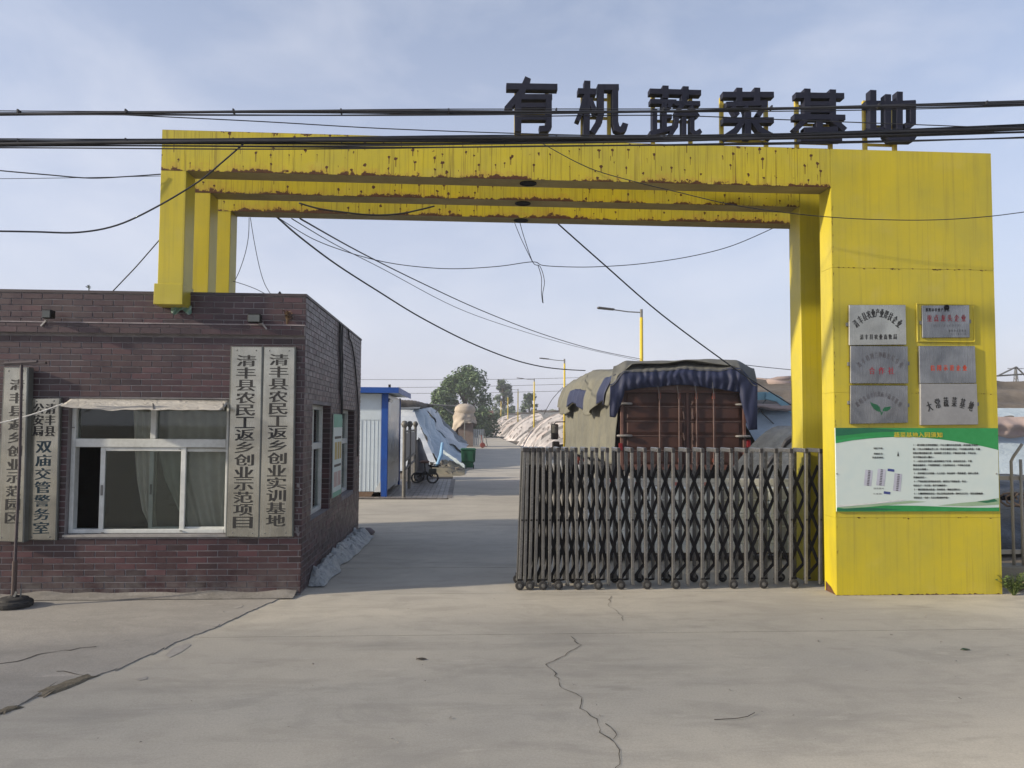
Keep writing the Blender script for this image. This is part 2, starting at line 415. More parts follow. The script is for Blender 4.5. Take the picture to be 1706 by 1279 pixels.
def text_row(mb, s, x0, z, y, cell, h, bold=0, gap=1.0):
    x = x0
    for ch in s:
        if ch not in ' ':
            put_glyph(mb, ch, (x+cell/2, y, z), (1, 0, 0), (0, 0, 1), cell*0.92/0.9, h/0.9, bold, em=True)
        x += cell*gap

# ------------------------------------------------------------------ ground
def sheet(name, pts, z, m, parent=None, kind='structure', thick=0.0):
    mb = MB(); n = len(pts); mb.add([(p[0], p[1], z) for p in pts], [tuple(range(n))])
    o = mb.build(name, m, parent)
    if o.data.polygons[0].normal.z < 0: o.data.flip_normals()
    if kind and parent is None: o['kind'] = kind
    return o
SOIL = M('bare_soil', (0.16, 0.13, 0.095), (0.11, 0.09, 0.065), 0.6, 0.95, bump=0.4, bsc=9)
sheet('ground', [(-900, -300), (900, -300), (900, 1500), (-900, 1500)], -0.03, SOIL)
JNT = M('joint_dirt', (0.045, 0.04, 0.034), (0.08, 0.07, 0.06), 10, 0.95)
YJ1 = G(800, 1057).y; YJ2 = G(800, 988).y
road = sheet('road', [(-60, -40), (60, -40), (60, 9.2), (-60, 9.2)], -0.012, JNT)
# cast slabs of the road, a groove between each
def slab(x0, x1, y0, y1):
    mb = MB(); mb.box(x0, x1, y0, y1, -0.011, 0.0); return mb.build('concrete_slab', CON, road)
g = 0.006
slab(-60, 60, -40, 2.2-g); slab(-60, 60, 2.2+g, YJ1-g); slab(-60, 60, YJ1+g, YJ2-g); slab(-60, 60, YJ2+g, 9.2)
lane = sheet('lane', [(-1.9, 9.2), (5.8, 9.2), (4.6, 40), (4.2, 240), (0.2, 240), (0.1, 26), (-1.9, 26)], -0.02, JNT)
def lane_slab(x0, x1, y0, y1):
    mb = MB(); mb.box(x0, x1, y0, y1, -0.019, 0.0); return mb.build('concrete_slab', CON, lane)
ys = [9.21, 13.0, 17.4, 23.0, 29.0, 36.0, 44, 53, 63, 75, 90, 110, 140, 190, 240]
for a, b in zip(ys, ys[1:]):
    lane_slab(-5.2 if a < 17 else (-0.35 if a < 25 else 0.1), 6.2 if a < 12 else (5.4 if a < 36 else 4.2), a+0.008, b-0.004)
# cracks: ragged dark ribbons lying in the slab
def crack(pts, w=0.006, seed=1, jit=0.012, z=0.004):
    rnd = random.Random(seed); P = []
    for a, b in zip(pts, pts[1:]):
        a, b = Vector(a), Vector(b); n = max(2, int((b-a).length/0.05))
        for i in range(n):
            p = a.lerp(b, i/n); P.append(p+Vector((rnd.uniform(-jit, jit), rnd.uniform(-jit, jit))))
    P.append(Vector(pts[-1])); mb = MB(); vs = []
    for i, p in enumerate(P):
        d = (P[min(i+1, len(P)-1)]-P[max(i-1, 0)]); n = Vector((-d.y, d.x)).normalized()*w*rnd.uniform(0.25, 1.3)
        vs += [(p.x-n.x, p.y-n.y, z), (p.x+n.x, p.y+n.y, z)]
    mb.add(vs, [(2*i, 2*i+2, 2*i+3, 2*i+1) for i in range(len(P)-1)])
    return mb.build('crack', JNT, road)
def gp(*pp): return [G(x, y).xy for x, y in pp]
crack(gp((952, 1060), (966, 1075), (940, 1092), (908, 1108), (922, 1118), (930, 1135), (936, 1148), (968, 1162), (964, 1180), (985, 1192), (1000, 1208), (1001, 1222), (1022, 1236), (1030, 1252), (1034, 1266), (1028, 1279), (1030, 1300)), 0.0032, 3, .014)
crack(gp((1010, 1205), (1028, 1220), (1022, 1232)), 0.0035, 4)
crack(gp((1018, 993), (1013, 1008), (1036, 1025), (1038, 1035)), 0.0025, 5)
# worn apron before the gatehouse
edge = [(-400, 1330), (-180, 1250), (0, 1189), (40, 1172), (62, 1160), (95, 1137), (150, 1129), (190, 1118), (215, 1108), (245, 1094), (265, 1085), (300, 1068), (330, 1056), (372, 1041), (405, 1024), (440, 1009), (470, 996), (497, 985)]
ep = [G(x, y).xy for x, y in edge]; rnd = random.Random(2); apr = []
for a, b in zip(ep, ep[1:]):
    n = max(2, int((b-a).length/0.04))
    for i in range(n):
        p = a.lerp(b, i/n); apr.append((p.x+rnd.uniform(-.014, .014), p.y+rnd.uniform(-.014, .014)))
apr.append(tuple(ep[-1])); apr.insert(0, (-9.0, ep[0].y-.3)); apr.sort(key=lambda p: p[0])
mb = MB(); n = len(apr); vs = []
for (x, y) in apr: vs += [(x, y, 0.001), (x, y, 0.007), (x, 7.9, 0.007)]
fs = []
for i in range(n-1): fs += [(3*i, 3*i+3, 3*i+4, 3*i+1), (3*i+1, 3*i+4, 3*i+5, 3*i+2)]
mb.add(vs, fs)
apron = mb.build('apron', APR, None); apron['kind'] = 'structure'
def acrack(pts, w, seed, jit=0.02):
    o = crack(pts, w, seed, jit, 0.0095); o.parent = apron; return o
acrack(gp((-20, 1112), (40, 1100), (75, 1090), (120, 1084), (160, 1079)), 0.008, 8)
acrack(gp((95, 1120), (120, 1122), (140, 1128), (152, 1132)), 0.006, 9)
# broken patch at the apron's edge, with loose chips
BROK = M('broken_concrete', (0.17, 0.145, 0.105), (0.10, 0.085, 0.06), 18, 0.95, bump=0.6, bsc=40)
def patch(pts, h, seed):
    rnd = random.Random(seed); mb = MB(); P0 = [G(x, y).xy for x, y in pts]; P = []; h *= .4
    for a, b in zip(P0, P0[1:]+P0[:1]):
        for i in range(5): P.append(a.lerp(b, i/5)+Vector((rnd.uniform(-.014, .014), rnd.uniform(-.018, .018))))
    c = sum(P, Vector((0, 0)))/len(P)
    vs = [(c.x, c.y, 0.009+h)]+[(p.x, p.y, 0.0015) for p in P]+[(c.x+(p.x-c.x)*0.7, c.y+(p.y-c.y)*0.7, 0.009+h*rnd.uniform(.1, 1)) for p in P]
    n = len(P)
    fs = [(0, 1+n+i, 1+n+(i+1) % n) for i in range(n)]+[(1+i, 1+(i+1) % n, 1+n+(i+1) % n, 1+n+i) for i in range(n)]
    mb.add(vs, fs); return mb.build('broken_patch', BROK, apron, fix=True)
patch([(53, 1157), (80, 1146), (115, 1132), (150, 1122), (165, 1125), (140, 1136), (110, 1148), (75, 1162)], 0.008, 3)
patch([(-20, 1192), (5, 1180), (25, 1176), (40, 1178), (20, 1184), (0, 1192)], 0.006, 4)
LITTER = M('pale_spill', (0.36, 0.34, 0.31), (0.27, 0.25, 0.225), 14, 0.85)
for k, pts in enumerate([[(275, 1092), (290, 1078), (315, 1072), (318, 1075), (303, 1086), (282, 1096)], [(225, 1132), (246, 1127), (244, 1132), (232, 1134)], [(388, 1014), (405, 1009), (402, 1013), (392, 1015)], [(350, 1046), (366, 1040), (363, 1045)]]):
    sheet('pale_stain', [G(x, y).xy for x, y in pts], 0.003 if k < 2 else 0.0095, LITTER, apron)
# cement fillet along the foot of the gatehouse
FIL = M('cement_fillet', (0.25, 0.235, 0.215), (0.15, 0.14, 0.125), 6, 0.95, bump=0.5, bsc=30)
mb = MB(); CXR0 = X_(502, 870, 7.8)-.03
def fil(u, v):
    x = lerp(-7, CXR0, u); n = noise.noise(Vector((x*3.1, v*2, 4)))
    w = 0.20+0.05*noise.noise(Vector((x*2, 1, 0)))
    return (x, 7.80-w*v, max(0.013, 0.030*(1-v)**1.6*(1+0.9*n)+0.013))
mb.grid(fil, 150, 5)
o = mb.build('fillet', FIL, apron, smooth=True)

# ------------------------------------------------------------------ gatehouse
FY = 7.80                                      # plane of its front wall
CXR = X_(502, 870, FY)                         # its right corner
XL = -7.0
ZT = Z_(300, 491, FY)                          # top of the parapet
BY = 11.95                                     # its back
LZ0, LZ1 = Z_(300, 556, FY-.07), Z_(300, 538, FY-.07)
house = thing('gatehouse', 'low dark brown brick gatehouse with white sliding window left of the gateway', 'building', (CXR-2.5, FY+2, 0))
wx0, wx1 = X_(116, 800, FY+.06), X_(383, 800, FY+.06)
wz0, wz1 = Z_(250, 890, FY), Z_(250, 664, FY)
TH = 0.24
# side windows (y0, y1, z0, z1)
SW = [(8.24, 9.36, Z_(521, 868, 8.2), Z_(521, 672, 8.2)), (10.25, 11.35, Z_(572, 828, 10.25), Z_(572, 681, 10.25))]
mb = MB()
mb.box(XL, wx0, FY, FY+TH, 0, ZT); mb.box(wx1, CXR, FY, FY+TH, 0, ZT)
mb.box(wx0, wx1, FY, FY+TH, 0, wz0); mb.box(wx0, wx1, FY, FY+TH, wz1, ZT)
xa = CXR-TH
y = FY+TH
for (a, b, c, d) in SW:
    mb.box(xa, CXR, y, a, 0, ZT); mb.box(xa, CXR, a, b, 0, c); mb.box(xa, CXR, a, b, d, ZT); y = b
mb.box(xa, CXR, y, BY, 0, ZT)
mb.box(XL, xa, BY-TH, BY, 0, ZT); mb.box(XL, XL+TH, FY+TH, BY-TH, 0, ZT)
mb.build('wall', MOR, house)
mb = MB(); mb.box(XL+TH, xa, FY+TH, BY-TH, 2.62, 2.75); mb.build('roof', M('roof_felt', (0.10, 0.10, 0.10), None, 3, 0.9), house)
mb = MB(); mb.box(XL+TH, xa, FY+TH, BY-TH, 0.0, 0.03); mb.build('floor', M('room_floor', (0.12, 0.11, 0.1), None, 3, 0.7), house)
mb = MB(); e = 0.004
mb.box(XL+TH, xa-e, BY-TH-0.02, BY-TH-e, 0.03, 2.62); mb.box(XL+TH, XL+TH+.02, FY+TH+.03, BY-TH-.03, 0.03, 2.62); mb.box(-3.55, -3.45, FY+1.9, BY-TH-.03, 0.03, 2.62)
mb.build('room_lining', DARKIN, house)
mb = MB(); mb.box(XL, CXR+.012, FY-.012, FY+TH, ZT+.001, ZT+.028); mb.box(CXR-TH, CXR+.012, FY+TH+.001, BY, ZT+.001, ZT+.028); mb.build('coping', M('coping_tile', (0.055, 0.042, 0.048), None, 6, 0.5), house)
mb = MB(); mb.box(XL, CXR+.004, FY-.062, FY-.002, LZ0, LZ1-.012); led = mb.build('ledge', MOR, house)
mb = MB(); mb.box(XL, CXR+.010, FY-.074, FY-.002, LZ1-.0115, LZ1); mb.build('ledge_top', M('ledge_cement', (0.30, 0.27, 0.28), (0.16, 0.14, 0.15), 8, 0.8), house)
# glazed bricks: each one proud of the mortar
PITX, PITZ, J = 0.1945, 0.0600, 0.0075
plaq = [(X_(383, 600, FY), X_(491, 600, FY), Z_(430, 893, FY), Z_(430, 577, FY)), (X_(0, 700, FY), X_(96, 700, FY), Z_(50, 902, FY), Z_(50, 665, FY))]
front = []
row = 0; z = 0.02
while z < ZT-0.02:
    h = min(PITZ-J, ZT-z-0.003)
    inled = (LZ0-.03 < z+h/2 < LZ1+.01)
    if not inled and h > 0.02:
        x = XL+0.9+(PITX/2 if row % 2 else 0)
        while x < CXR+0.003:
            a, b = x, min(x+PITX-J, CXR+0.004)
            segs = [(a, b)]
            if z+h > wz0-.001 and z < wz1+.001:
                segs = []
                if a < wx0-.012: segs.append((a, min(b, wx0-.004)))
                if b > wx1+.012: segs.append((max(a, wx1+.004), b))
            for (p, q) in segs:
                if q-p > 0.015: front.append((p, q, z, z+h))
            x += PITX
    z += PITZ; row += 1
def vis(bk):
    p, q, a, b = bk
    for (x0, x1, z0, z1) in plaq:
        if p > x0-.02 and q < x1+.02 and a > z0 and b < z1: return False
    return p > -4.75 and q-p > 0.12
cand = sorted([b for b in front if vis(b)], key=lambda b: (Vector(((b[0]+b[1])/2, FY, (b[2]+b[3])/2))-CAMP).length)
pick = set(cand[:296])
cache = {}
hl = ORG[house]
def brick_mesh(w, h):
    k = (round(w, 3), round(h, 3))
    if k not in cache:
        m_ = MB(); t = 0.0055; c = 0.0022
        m_.add([(0,0,0),(w,0,0),(w,0,h),(0,0,h),(c,-t,c),(w-c,-t,c),(w-c,-t,h-c),(c,-t,h-c)],
               [(4,5,6,7),(0,1,5,4),(1,2,6,5),(2,3,7,6),(3,0,4,7)])
        me = m_.mesh('brick'); me.materials.append(BRK); cache[k] = me
    return cache[k]
rest = MB(); rnd = random.Random(5)
for bk in front:
    p, q, a, b = bk; off = rnd.uniform(-.0012, .0012)
    if bk in pick:
        o = bpy.data.objects.new('brick', brick_mesh(q-p, b-a)); COL.objects.link(o); o.parent = house
        o.location = Vector((p, FY+.0005+off, a))-hl
    else:
        t = 0.0055; c = 0.0022; yy = FY+off+.0005
        rest.add([(p,yy,a),(q,yy,a),(q,yy,b),(p,yy,b),(p+c,yy-t,a+c),(q-c,yy-t,a+c),(q-c,yy-t,b-c),(p+c,yy-t,b-c)],
                 [(4,5,6,7),(0,1,5,4),(1,2,6,5),(2,3,7,6),(3,0,4,7)])
# ledge bricks
for k in range(2):
    z = LZ0+.002+k*0.058; x = XL+.9+k*.09
    while x < CXR+.004:
        a, b = x, min(x+PITX-J, CXR+.006)
        if b-a > .02: rest.box(a, b, FY-.068, FY-.0625, z, min(z+.052, LZ1-.014))
        x += PITX
# side wall bricks
row = 0; z = 0.02
while z < ZT-0.02:
    h = min(PITZ-J, ZT-z-0.003); y = FY+0.0+(PITX/2 if row % 2 else 0)-PITX
    while y < BY-0.02:
        a, b = max(y, FY-.004), min(y+PITX-J, BY); segs = [(a, b)]
        for (s0, s1, zz0, zz1) in SW:
            if z+h > zz0+.001 and z < zz1-.001:
                ns = []
                for (p, q) in segs:
                    if p < s0: ns.append((p, min(q, s0-.003)))
                    if q > s1: ns.append((max(p, s1+.003), q))
                segs = [s for s in ns if s[1]-s[0] > .012]
        for (p, q) in segs:
            if q-p > .012:
                t = .0055; c = .002; xx = CXR+rnd.uniform(-.001, .001)
                rest.add([(xx,p,z),(xx,q,z),(xx,q,z+h),(xx,p,z+h),(xx+t,p+c,z+c),(xx+t,q-c,z+c),(xx+t,q-c,z+h-c),(xx+t,p+c,z+h-c)],
                         [(4,5,6,7),(0,1,5,4),(1,2,6,5),(2,3,7,6),(3,0,4,7)])
        y += PITX
    z += PITZ; row += 1
# bricks lining the far reveals of the side windows
for (s0, s1, zz0, zz1) in SW:
    z = zz0+.004
    while z < zz1-.02:
        rest.box(CXR-.20, CXR-.105, s1-.006, s1-.0005, z, min(z+PITZ-J, zz1-.002)); rest.box(CXR-.098, CXR-.004, s1-.006, s1-.0005, z, min(z+PITZ-J, zz1-.002)); z += PITZ
o = rest.build('bricks', BRK, house); o['kind'] = 'stuff'

def window(name, frames, panes, parent=house):
    pass
# front window: outer frame, transom, mullion, two sashes with their panes
yw = FY+0.055
def wpx(x, y): p = W(x, y, yw); return p.x, p.z
win = MB(); fx0, fx1, fz0, fz1 = wx0+.003, wx1-.003, wz0+.003, wz1-.003; fw = 0.042
win.box(fx0, fx0+fw, yw, yw+.09, fz0, fz1); win.box(fx1-fw, fx1, yw, yw+.09, fz0, fz1)
win.box(fx0+fw, fx1-fw, yw, yw+.09, fz0, fz0+.04); win.box(fx0+fw, fx1-fw, yw, yw+.09, fz1-.04, fz1)
tz1 = wpx(250, 731)[1]; tz0 = wpx(250, 745)[1]
win.box(fx0+fw, fx1-fw, yw-.004, yw+.088, tz0, tz1)
mx0, mx1 = wpx(251, 700)[0], wpx(260, 700)[0]
win.box(mx0, mx1, yw+.001, yw+.085, tz1, fz1-.04)
wo_ = win.build('window', PVC, house, bevel=.004)
gm = MB(); gm.box(fx0+fw, mx0, yw+.045, yw+.049, tz1, fz1-.04); gm.build('pane', GLS, wo_)
gm = MB(); gm.box(mx1, fx1-fw, yw+.045, yw+.049, tz1, fz1-.04); gm.build('pane', GLS, wo_)
def sash(pxa, pxb, pya, pyb, y0, st, parent=wo_):
    a, zt = W(pxa, pya, y0).x, W(pxa, pya, y0).z; b, zb = W(pxb, pyb, y0).x, W(pxb, pyb, y0).z
    m_ = MB(); s = st
    m_.box(a, a+s, y0, y0+.03, zb, zt); m_.box(b-s, b, y0, y0+.03, zb, zt); m_.box(a+s, b-s, y0, y0+.03, zb, zb+s); m_.box(a+s, b-s, y0, y0+.03, zt-s*.9, zt)
    o = m_.build('sash', PVC, parent, bevel=.003)
    m_ = MB(); m_.box(a+s, b-s, y0+.012, y0+.016, zb+s, zt-s*.9); m_.build('pane', GLS, parent)
    m_ = MB(); m_.box(a+s*.3, a+s*.75, y0-.008, y0-.0005, (zb+zt)/2-.05, (zb+zt)/2+.05); m_.build('latch', GREYM, parent)
sash(168, 306, 744, 889, yw+.012, .046)
sash(250, 381, 746, 884, yw+.048, .040)
mb = MB(); mb.box(wx0-.01, wx1+.01, FY-.03, FY+.05, wz0-.022, wz0-.0005); mb.build('window_sill', M('sill_cement', (0.30, 0.29, 0.28), None, 9, 0.85, bump=.3), house)
mb = MB()
for bx, bz in ((300, 748), (302, 884), (171, 887), (123, 712)):
    x, z = wpx(bx, bz); mb.cbox((x, yw-.010, z), (.020, .012, .010))
mb.build('hook', GREYM, wo_)
# curtains inside
cy = FY+.17
def curtain(pts_l, pts_r, zs, y0, nf, amp):
    m_ = MB()
    def fn(u, v):
        i = min(int(v*(len(zs)-1)), len(zs)-2); t = v*(len(zs)-1)-i
        x = lerp(lerp(pts_l[i], pts_l[i+1], t), lerp(pts_r[i], pts_r[i+1], t), u); z = lerp(zs[i], zs[i+1], t)
        return (x, y0+amp*math.sin(u*nf*6.28+v*1.5)+amp*.6*noise.noise(Vector((u*4, v*3, nf))), z)
    m_.grid(fn, 48, 16); return m_.build('curtain', CURT, house, smooth=True)
def ix(px, py): return X_(px, py, cy)
curtain([ix(222, 690), ix(224, 740), ix(228, 800), ix(236, 850), ix(252, 884)], [ix(262, 690), ix(262, 740), ix(262, 800), ix(260, 850), ix(262, 884)], [Z_(240, p, cy) for p in (676, 740, 800, 850, 884)], cy-.005, 3.5, .016)
curtain([ix(258, 690), ix(258, 740), ix(270, 800), ix(292, 850), ix(318, 895)], [ix(402, 690)]*5, [Z_(300, p, cy+.08) for p in (676, 740, 800, 850, 905)], cy+.06, 4.5, .03)
# awning sheet over the front window
AWN = film_mat('dirty_awning_sheet', (0.50, 0.48, 0.44), (0.34, 0.32, 0.285), 3, (1, 1, 4), 0.7, .5)
awn = thing('awning', 'dirty white awning sheet sloping out above the front window', 'awning', (-3.0, FY, wz1))
ya = 7.52
def aw(u, v):
    top = Vector((lerp(X_(118, 664, FY-.01), X_(381, 668, FY-.01), u), FY-.008, lerp(Z_(118, 664, FY), Z_(381, 668, FY), u)))
    bx = lerp(98, 368, u); by = 678+3.4*sstep(0, .3, u)+1.6*u+1.6*math.exp(-((u-.33)/.05)**2)
    if u < .06: by -= (0.06-u)*40
    bot = W(bx, by, ya)
    p = top.lerp(bot, v); p.z += -.012*math.sin(v*3.14)+.007*noise.noise(Vector((u*14, v*3, 2)))*v
    return p
mb = MB(); mb.grid(aw, 60, 6); mb.build('sheet', AWN, awn, smooth=True, thick=.006)
mb = MB()
for px in (130, 255, 372):
    mb.bar((X_(px, 668, FY), FY-.006, Z_(255, 669, FY)), (X_(px, 680, ya)+.0, ya+.01, Z_(255, 682, ya)), .012, .012)
mb.build('bracket', GREYM, awn)
# cord from the awning's torn corner out to the left plaque
def sagline(a, b, sag, n=14):
    a, b = Vector(a), Vector(b)
    return [a.lerp(b, i/n)+Vector((0, 0, -sag*4*(i/n)*(1-i/n))) for i in range(n+1)]
mb = MB(); mb.tube(sagline(W(105, 672, ya), W(-20, 708, 7.5), .02), .006, 5)
tag(mb.build('cord', WHITEP), 'thin whitish cord slung from the awning corner to the left plaque', 'cord')

# vertical plaques
def plaque_vertical(name, label, quad, y, depth, chars, m=INK, face=STEEL, group='vertical name plaques on the gatehouse wall', bold=.0055, parent_cols=None):
    tl, tr, br, bl = [W(px, py, y) for (px, py) in quad]
    c = (tl+br)/2; root = thing(name, label, 'sign plaque', (c.x, FY, bl.z), group)
    m_ = MB(); m_.prism([tl, tr, br, bl], (0, depth, 0)); m_.build('panel', face, root, bevel=.004, fix=True)
    m_ = MB(); q = [p+Vector((0, .004, 0)) for p in (tl, tr, br, bl)]; cc = sum(q, Vector())/4
    q = [cc+(p-cc)*1.0+Vector(((.012 if p.x > cc.x else -.012), .002, (.004 if p.z > cc.z else -.004))) for p in q]
    m_.prism(q, (0, depth, 0)); m_.build('case', SIDE, root, fix=True)
    m_ = MB()
    for sx in (.18, .82):
        for v in (.02, .98):
            p = tl.lerp(tr, sx).lerp(bl.lerp(br, sx), v); m_.lathe([(0.008, 0), (.007, -.004), (0.0, -.006)], (p.x, p.y-.0005, p.z), 8, 'Y')
    m_.build('screw', GREYM, root)
    m_ = MB()
    for (ch, u, v, w, h, mm) in chars:
        p = tl.lerp(tr, u).lerp(bl.lerp(br, u), v); ux = (tr-tl).normalized(); uz = (tl-bl).normalized()
        if mm is None: put_glyph(m_, ch, p+Vector((0, -.0018, 0)), ux, uz, w, h, bold)
    if m_.v: m_.build('lettering', m, root)
    m2 = MB()
    for (ch, u, v, w, h, mm) in chars:
        if mm is not None:
            p = tl.lerp(tr, u).lerp(bl.lerp(br, u), v); put_glyph(m2, ch, p+Vector((0, -.0018, 0)), (tr-tl).normalized(), (tl-bl).normalized(), w, h, .005)
    if m2.v: m2.build('lettering', mm, root)
    return root
def column(s, v0, v1, w, h, u=.5): return [(ch, u, lerp(v0, v1, i/(len(s)-1)), w, h, None) for i, ch in enumerate(s)]
pw = .185
yp = FY-.065
plaque_vertical('name_plaque', 'tall steel plaque with black characters beside the awning, left of the front pair', [(386, 577), (436, 577.5), (430, 895), (377.5, 893.5)], yp, .05, column('清丰县农民工返乡创业示范项目', .075, .925, .180, .112))
plaque_vertical('name_plaque', 'tall steel plaque with black characters nearest the corner, right of the front pair', [(440, 577.5), (490.5, 578), (486, 893.5), (431.5, 895)], yp+.004, .05, column('清丰县农民工返乡创业实训基地', .068, .915, .178, .112))
plaque_vertical('name_plaque', 'leftmost tall steel plaque with dull reflections and black characters behind the parasol pole', [(8, 612), (45, 612), (37, 903), (-6, 901)], FY-.12, .09, column('清丰县返乡创业示范园区', .10, .865, .125, .104, .58))
ch3 = [(c, .70, v, .088, .10, None) for c, v in zip('清丰县', (.075, .155, .235))]+[(c, .27, v, .088, .10, None) for c, v in zip('公安局', (.072, .152, .232))]
ch3 += [(c, .5, lerp(.345, .915, i/6), .140, .112, TEAL) for i, c in enumerate('双庙交管警务室')]
plaque_vertical('name_plaque', 'tall steel plaque with teal lower characters left of the front window', [(53, 664), (98.5, 663), (91.5, 899.5), (44, 899)], FY-.045, .04, ch3)

# floodlights on the ledge
def flood(px, py, label, w=.10, tilt=0.3, face=1):
    p = W(px, py, FY-.16); t = thing('floodlight', label, 'floodlight', (p.x, FY-.06, LZ1))
    m_ = MB(); m_.cbox((p.x, FY-.15, p.z), (w, .07, .085)); o = m_.build('housing', BLACK, t, bevel=.01)
    for k in range(5):
        m_ = MB(); m_.cbox((p.x-w/2+w*(k+.5)/5, FY-.105, p.z), (.006, .03, .075)); m_.build('fin', BLACK, o)
    m_ = MB(); m_.cbox((p.x, FY-.187, p.z-.002), (w*.84, .004, .066)); m_.build('lens', M('lamp_lens', (.10, .11, .11), None, 5, .15), t)
    m_ = MB(); m_.bar((p.x-.05*face, FY-.07, LZ1+.002), (p.x-.02*face, FY-.14, p.z-.03), .02, .012); m_.bar((p.x-.10*face, FY-.072, LZ1-.05), (p.x-.05*face, FY-.072, LZ1+.01), .03, .014); m_.build('bracket', M('pale_bracket', (.36, .35, .35), None, 9, .6), t)
    return t
flood(79, 523, 'small black floodlight on a pale bracket at the left end of the ledge', .085)
flood(424, 530, 'dark floodlight on a white bracket above the pair of front plaques', .13, face=-1)
# dry tuft and other weeds on the wall head
def tuft(name, label, base, n, h, spread, m, seed, cat='weed'):
    rnd = random.Random(seed); t = thing(name, label, cat, base); b = Vector(base); m_ = MB(); m2 = MB()
    for i in range(n):
        a = rnd.uniform(0, 6.28); l = h*rnd.uniform(.5, 1.1); d = Vector((math.cos(a), math.sin(a)*.5, 0))*spread*rnd.uniform(.2, 1)
        pts = [b+d*.05, b+d*.5+Vector((0, 0, l*.6)), b+d+Vector((0, 0, l*rnd.uniform(.75, 1.0)))]
        m_.tube(pts, [.0035, .0025, .001], 4)
        for k in range(5):
            q = pts[1].lerp(pts[2], rnd.random()); w = rnd.uniform(.016, .036); aa = rnd.uniform(0, 6.28)
            v = Vector((math.cos(aa), math.sin(aa)*.6, rnd.uniform(-.2, .8)))*w; s = Vector((-v.y, v.x, .3*w))*.4
            m2.add([q, q+v*.5+s, q+v, q+v*.5-s], [(0, 1, 2, 3)])
    m_.build('stem', m, t)['kind'] = 'stuff'; m2.build('leaf', m, t)['kind'] = 'stuff'
    return t
DRY = leaf_mat('dry_weed', (.10, .055, .03), (.15, .10, .05)); GRN = leaf_mat('green_weed', (.045, .085, .02), (.10, .12, .035))
tuft('dry_weed', 'dry brown weed tuft growing on the ledge near the corner', (X_(478, 540, FY-.04), FY-.04, LZ1), 14, .17, .06, DRY, 4)
tuft('roof_weed', 'pale green weed on the roof edge beside the rear yellow column', (X_(402, 490, 9.6), 9.6, 2.75), 12, .42, .10, GRN, 6)
tuft('roof_weed', 'thin single weed stalk on the roof edge left of the yellow column', (X_(148, 488, FY+.1), FY+.1, ZT+.027), 3, .12, .02, GRN, 7)
p = W(466, 494, FY+.2); t = thing('roof_loudspeaker', 'small dark cone shaped loudspeaker on the parapet near the corner', 'loudspeaker', (p.x, p.y, ZT+.02))  # dark cone of a small loudspeaker, gives no light
mb = MB(); mb.lathe([(.03, 0), (.028, .02), (.010, .05), (.0, .06)], (p.x, p.y, ZT+.027), 10); mb.build('cone', BLACK, t)
mb = MB(); mb.lathe([(.035, 0), (.035, .008), (.0, .008)], (p.x, p.y, ZT+.027), 10); mb.build('foot', GREYM, t)
# torn green cloth under the hanging column
mb = MB()
def gc(u, v): return W(lerp(285, 319, u), lerp(509, 520+4*math.sin(u*9), v), FY-.03+.015*math.sin(u*17+v*4))
mb.grid(gc, 24, 6); tag(mb.build('torn_cloth', M('green_cloth', (.05, .20, .15), (.30, .36, .33), 22, .8), thick=.003), 'torn scrap of green cloth on the parapet under the hanging yellow column', 'cloth')

# side windows
for k, (s0, s1, zz0, zz1) in enumerate(SW):
    xg = CXR-.15
    m_ = MB(); f = .05; zt_ = lerp(zz0, zz1, .62); ym = (s0+s1)/2
    m_.box(xg, xg+.06, s0+.002, s0+f, zz0+.002, zz1-.002); m_.box(xg, xg+.06, s1-f, s1-.010, zz0+.002, zz1-.002)
    m_.box(xg, xg+.06, s0+f, s1-f, zz0+.002, zz0+f); m_.box(xg, xg+.06, s0+f, s1-f, zz1-f, zz1-.002); m_.box(xg, xg+.064, s0+f, s1-f, zt_-.035, zt_+.035)
    m_.box(xg+.002, xg+.056, ym-.02, ym+.02, zt_+.035, zz1-f); m_.box(xg+.004, xg+.058, ym-.03, ym+.03, zz0+f, zt_-.035)
    o = m_.build('window', PVC, house, bevel=.003)
    m_ = MB(); m_.box(xg+.02, xg+.024, s0+f, ym-.02, zt_+.035, zz1-f); m_.build('pane', GLS, o)
    m_ = MB(); m_.box(xg+.02, xg+.024, ym+.02, s1-f, zt_+.035, zz1-f); m_.build('pane', GLS, o)
    m_ = MB(); m_.box(xg+.02, xg+.024, s0+f, ym-.03, zz0+f, zt_-.035); m_.build('pane', GLS, o)
    m_ = MB(); m_.box(xg+.02, xg+.024, ym+.03, s1-f, zz0+f, zt_-.035); m_.build('pane', GLS, o)
# poster on the side wall
pz0, pz1 = Z_(565, 826, 9.75), Z_(565, 690, 9.75)
t = thing('wall_poster', 'narrow green and white notice poster between the two side windows', 'poster', (CXR+.02, 9.75, pz0))
mb = MB(); mb.box(CXR+.012, CXR+.024, 9.46, 10.10, pz0, pz1); mb.build('board', PAPER, t)
def sp(mb_, u0, u1, v0, v1, d=.0005): mb_.box(CXR+.0245, CXR+.0245+d, lerp(9.46, 10.10, u0), lerp(9.46, 10.10, u1), lerp(pz0, pz1, v0), lerp(pz0, pz1, v1))
mb = MB(); sp(mb, 0, 1, .84, 1); sp(mb, 0, 1, 0, .06); mb.build('green_band', M('poster_green', (.10, .30, .20), (.2, .42, .33), 8, .5), t)
mb = MB(); sp(mb, .15, .40, .45, .66); sp(mb, .48, .70, .45, .66); sp(mb, .76, .92, .45, .66); mb.build('yellow_block', M('poster_ochre', (.45, .33, .09), None, 9, .5), t)
mb = MB(); sp(mb, .12, .9, .36, .39); sp(mb, .12, .9, .70, .73); mb.build('text_band', INK, t)
mb = MB(); sp(mb, .1, .45, .12, .30); sp(mb, .52, .9, .12, .30); mb.build('pink_block', M('poster_pink', (.5, .36, .33), None, 9, .5), t)
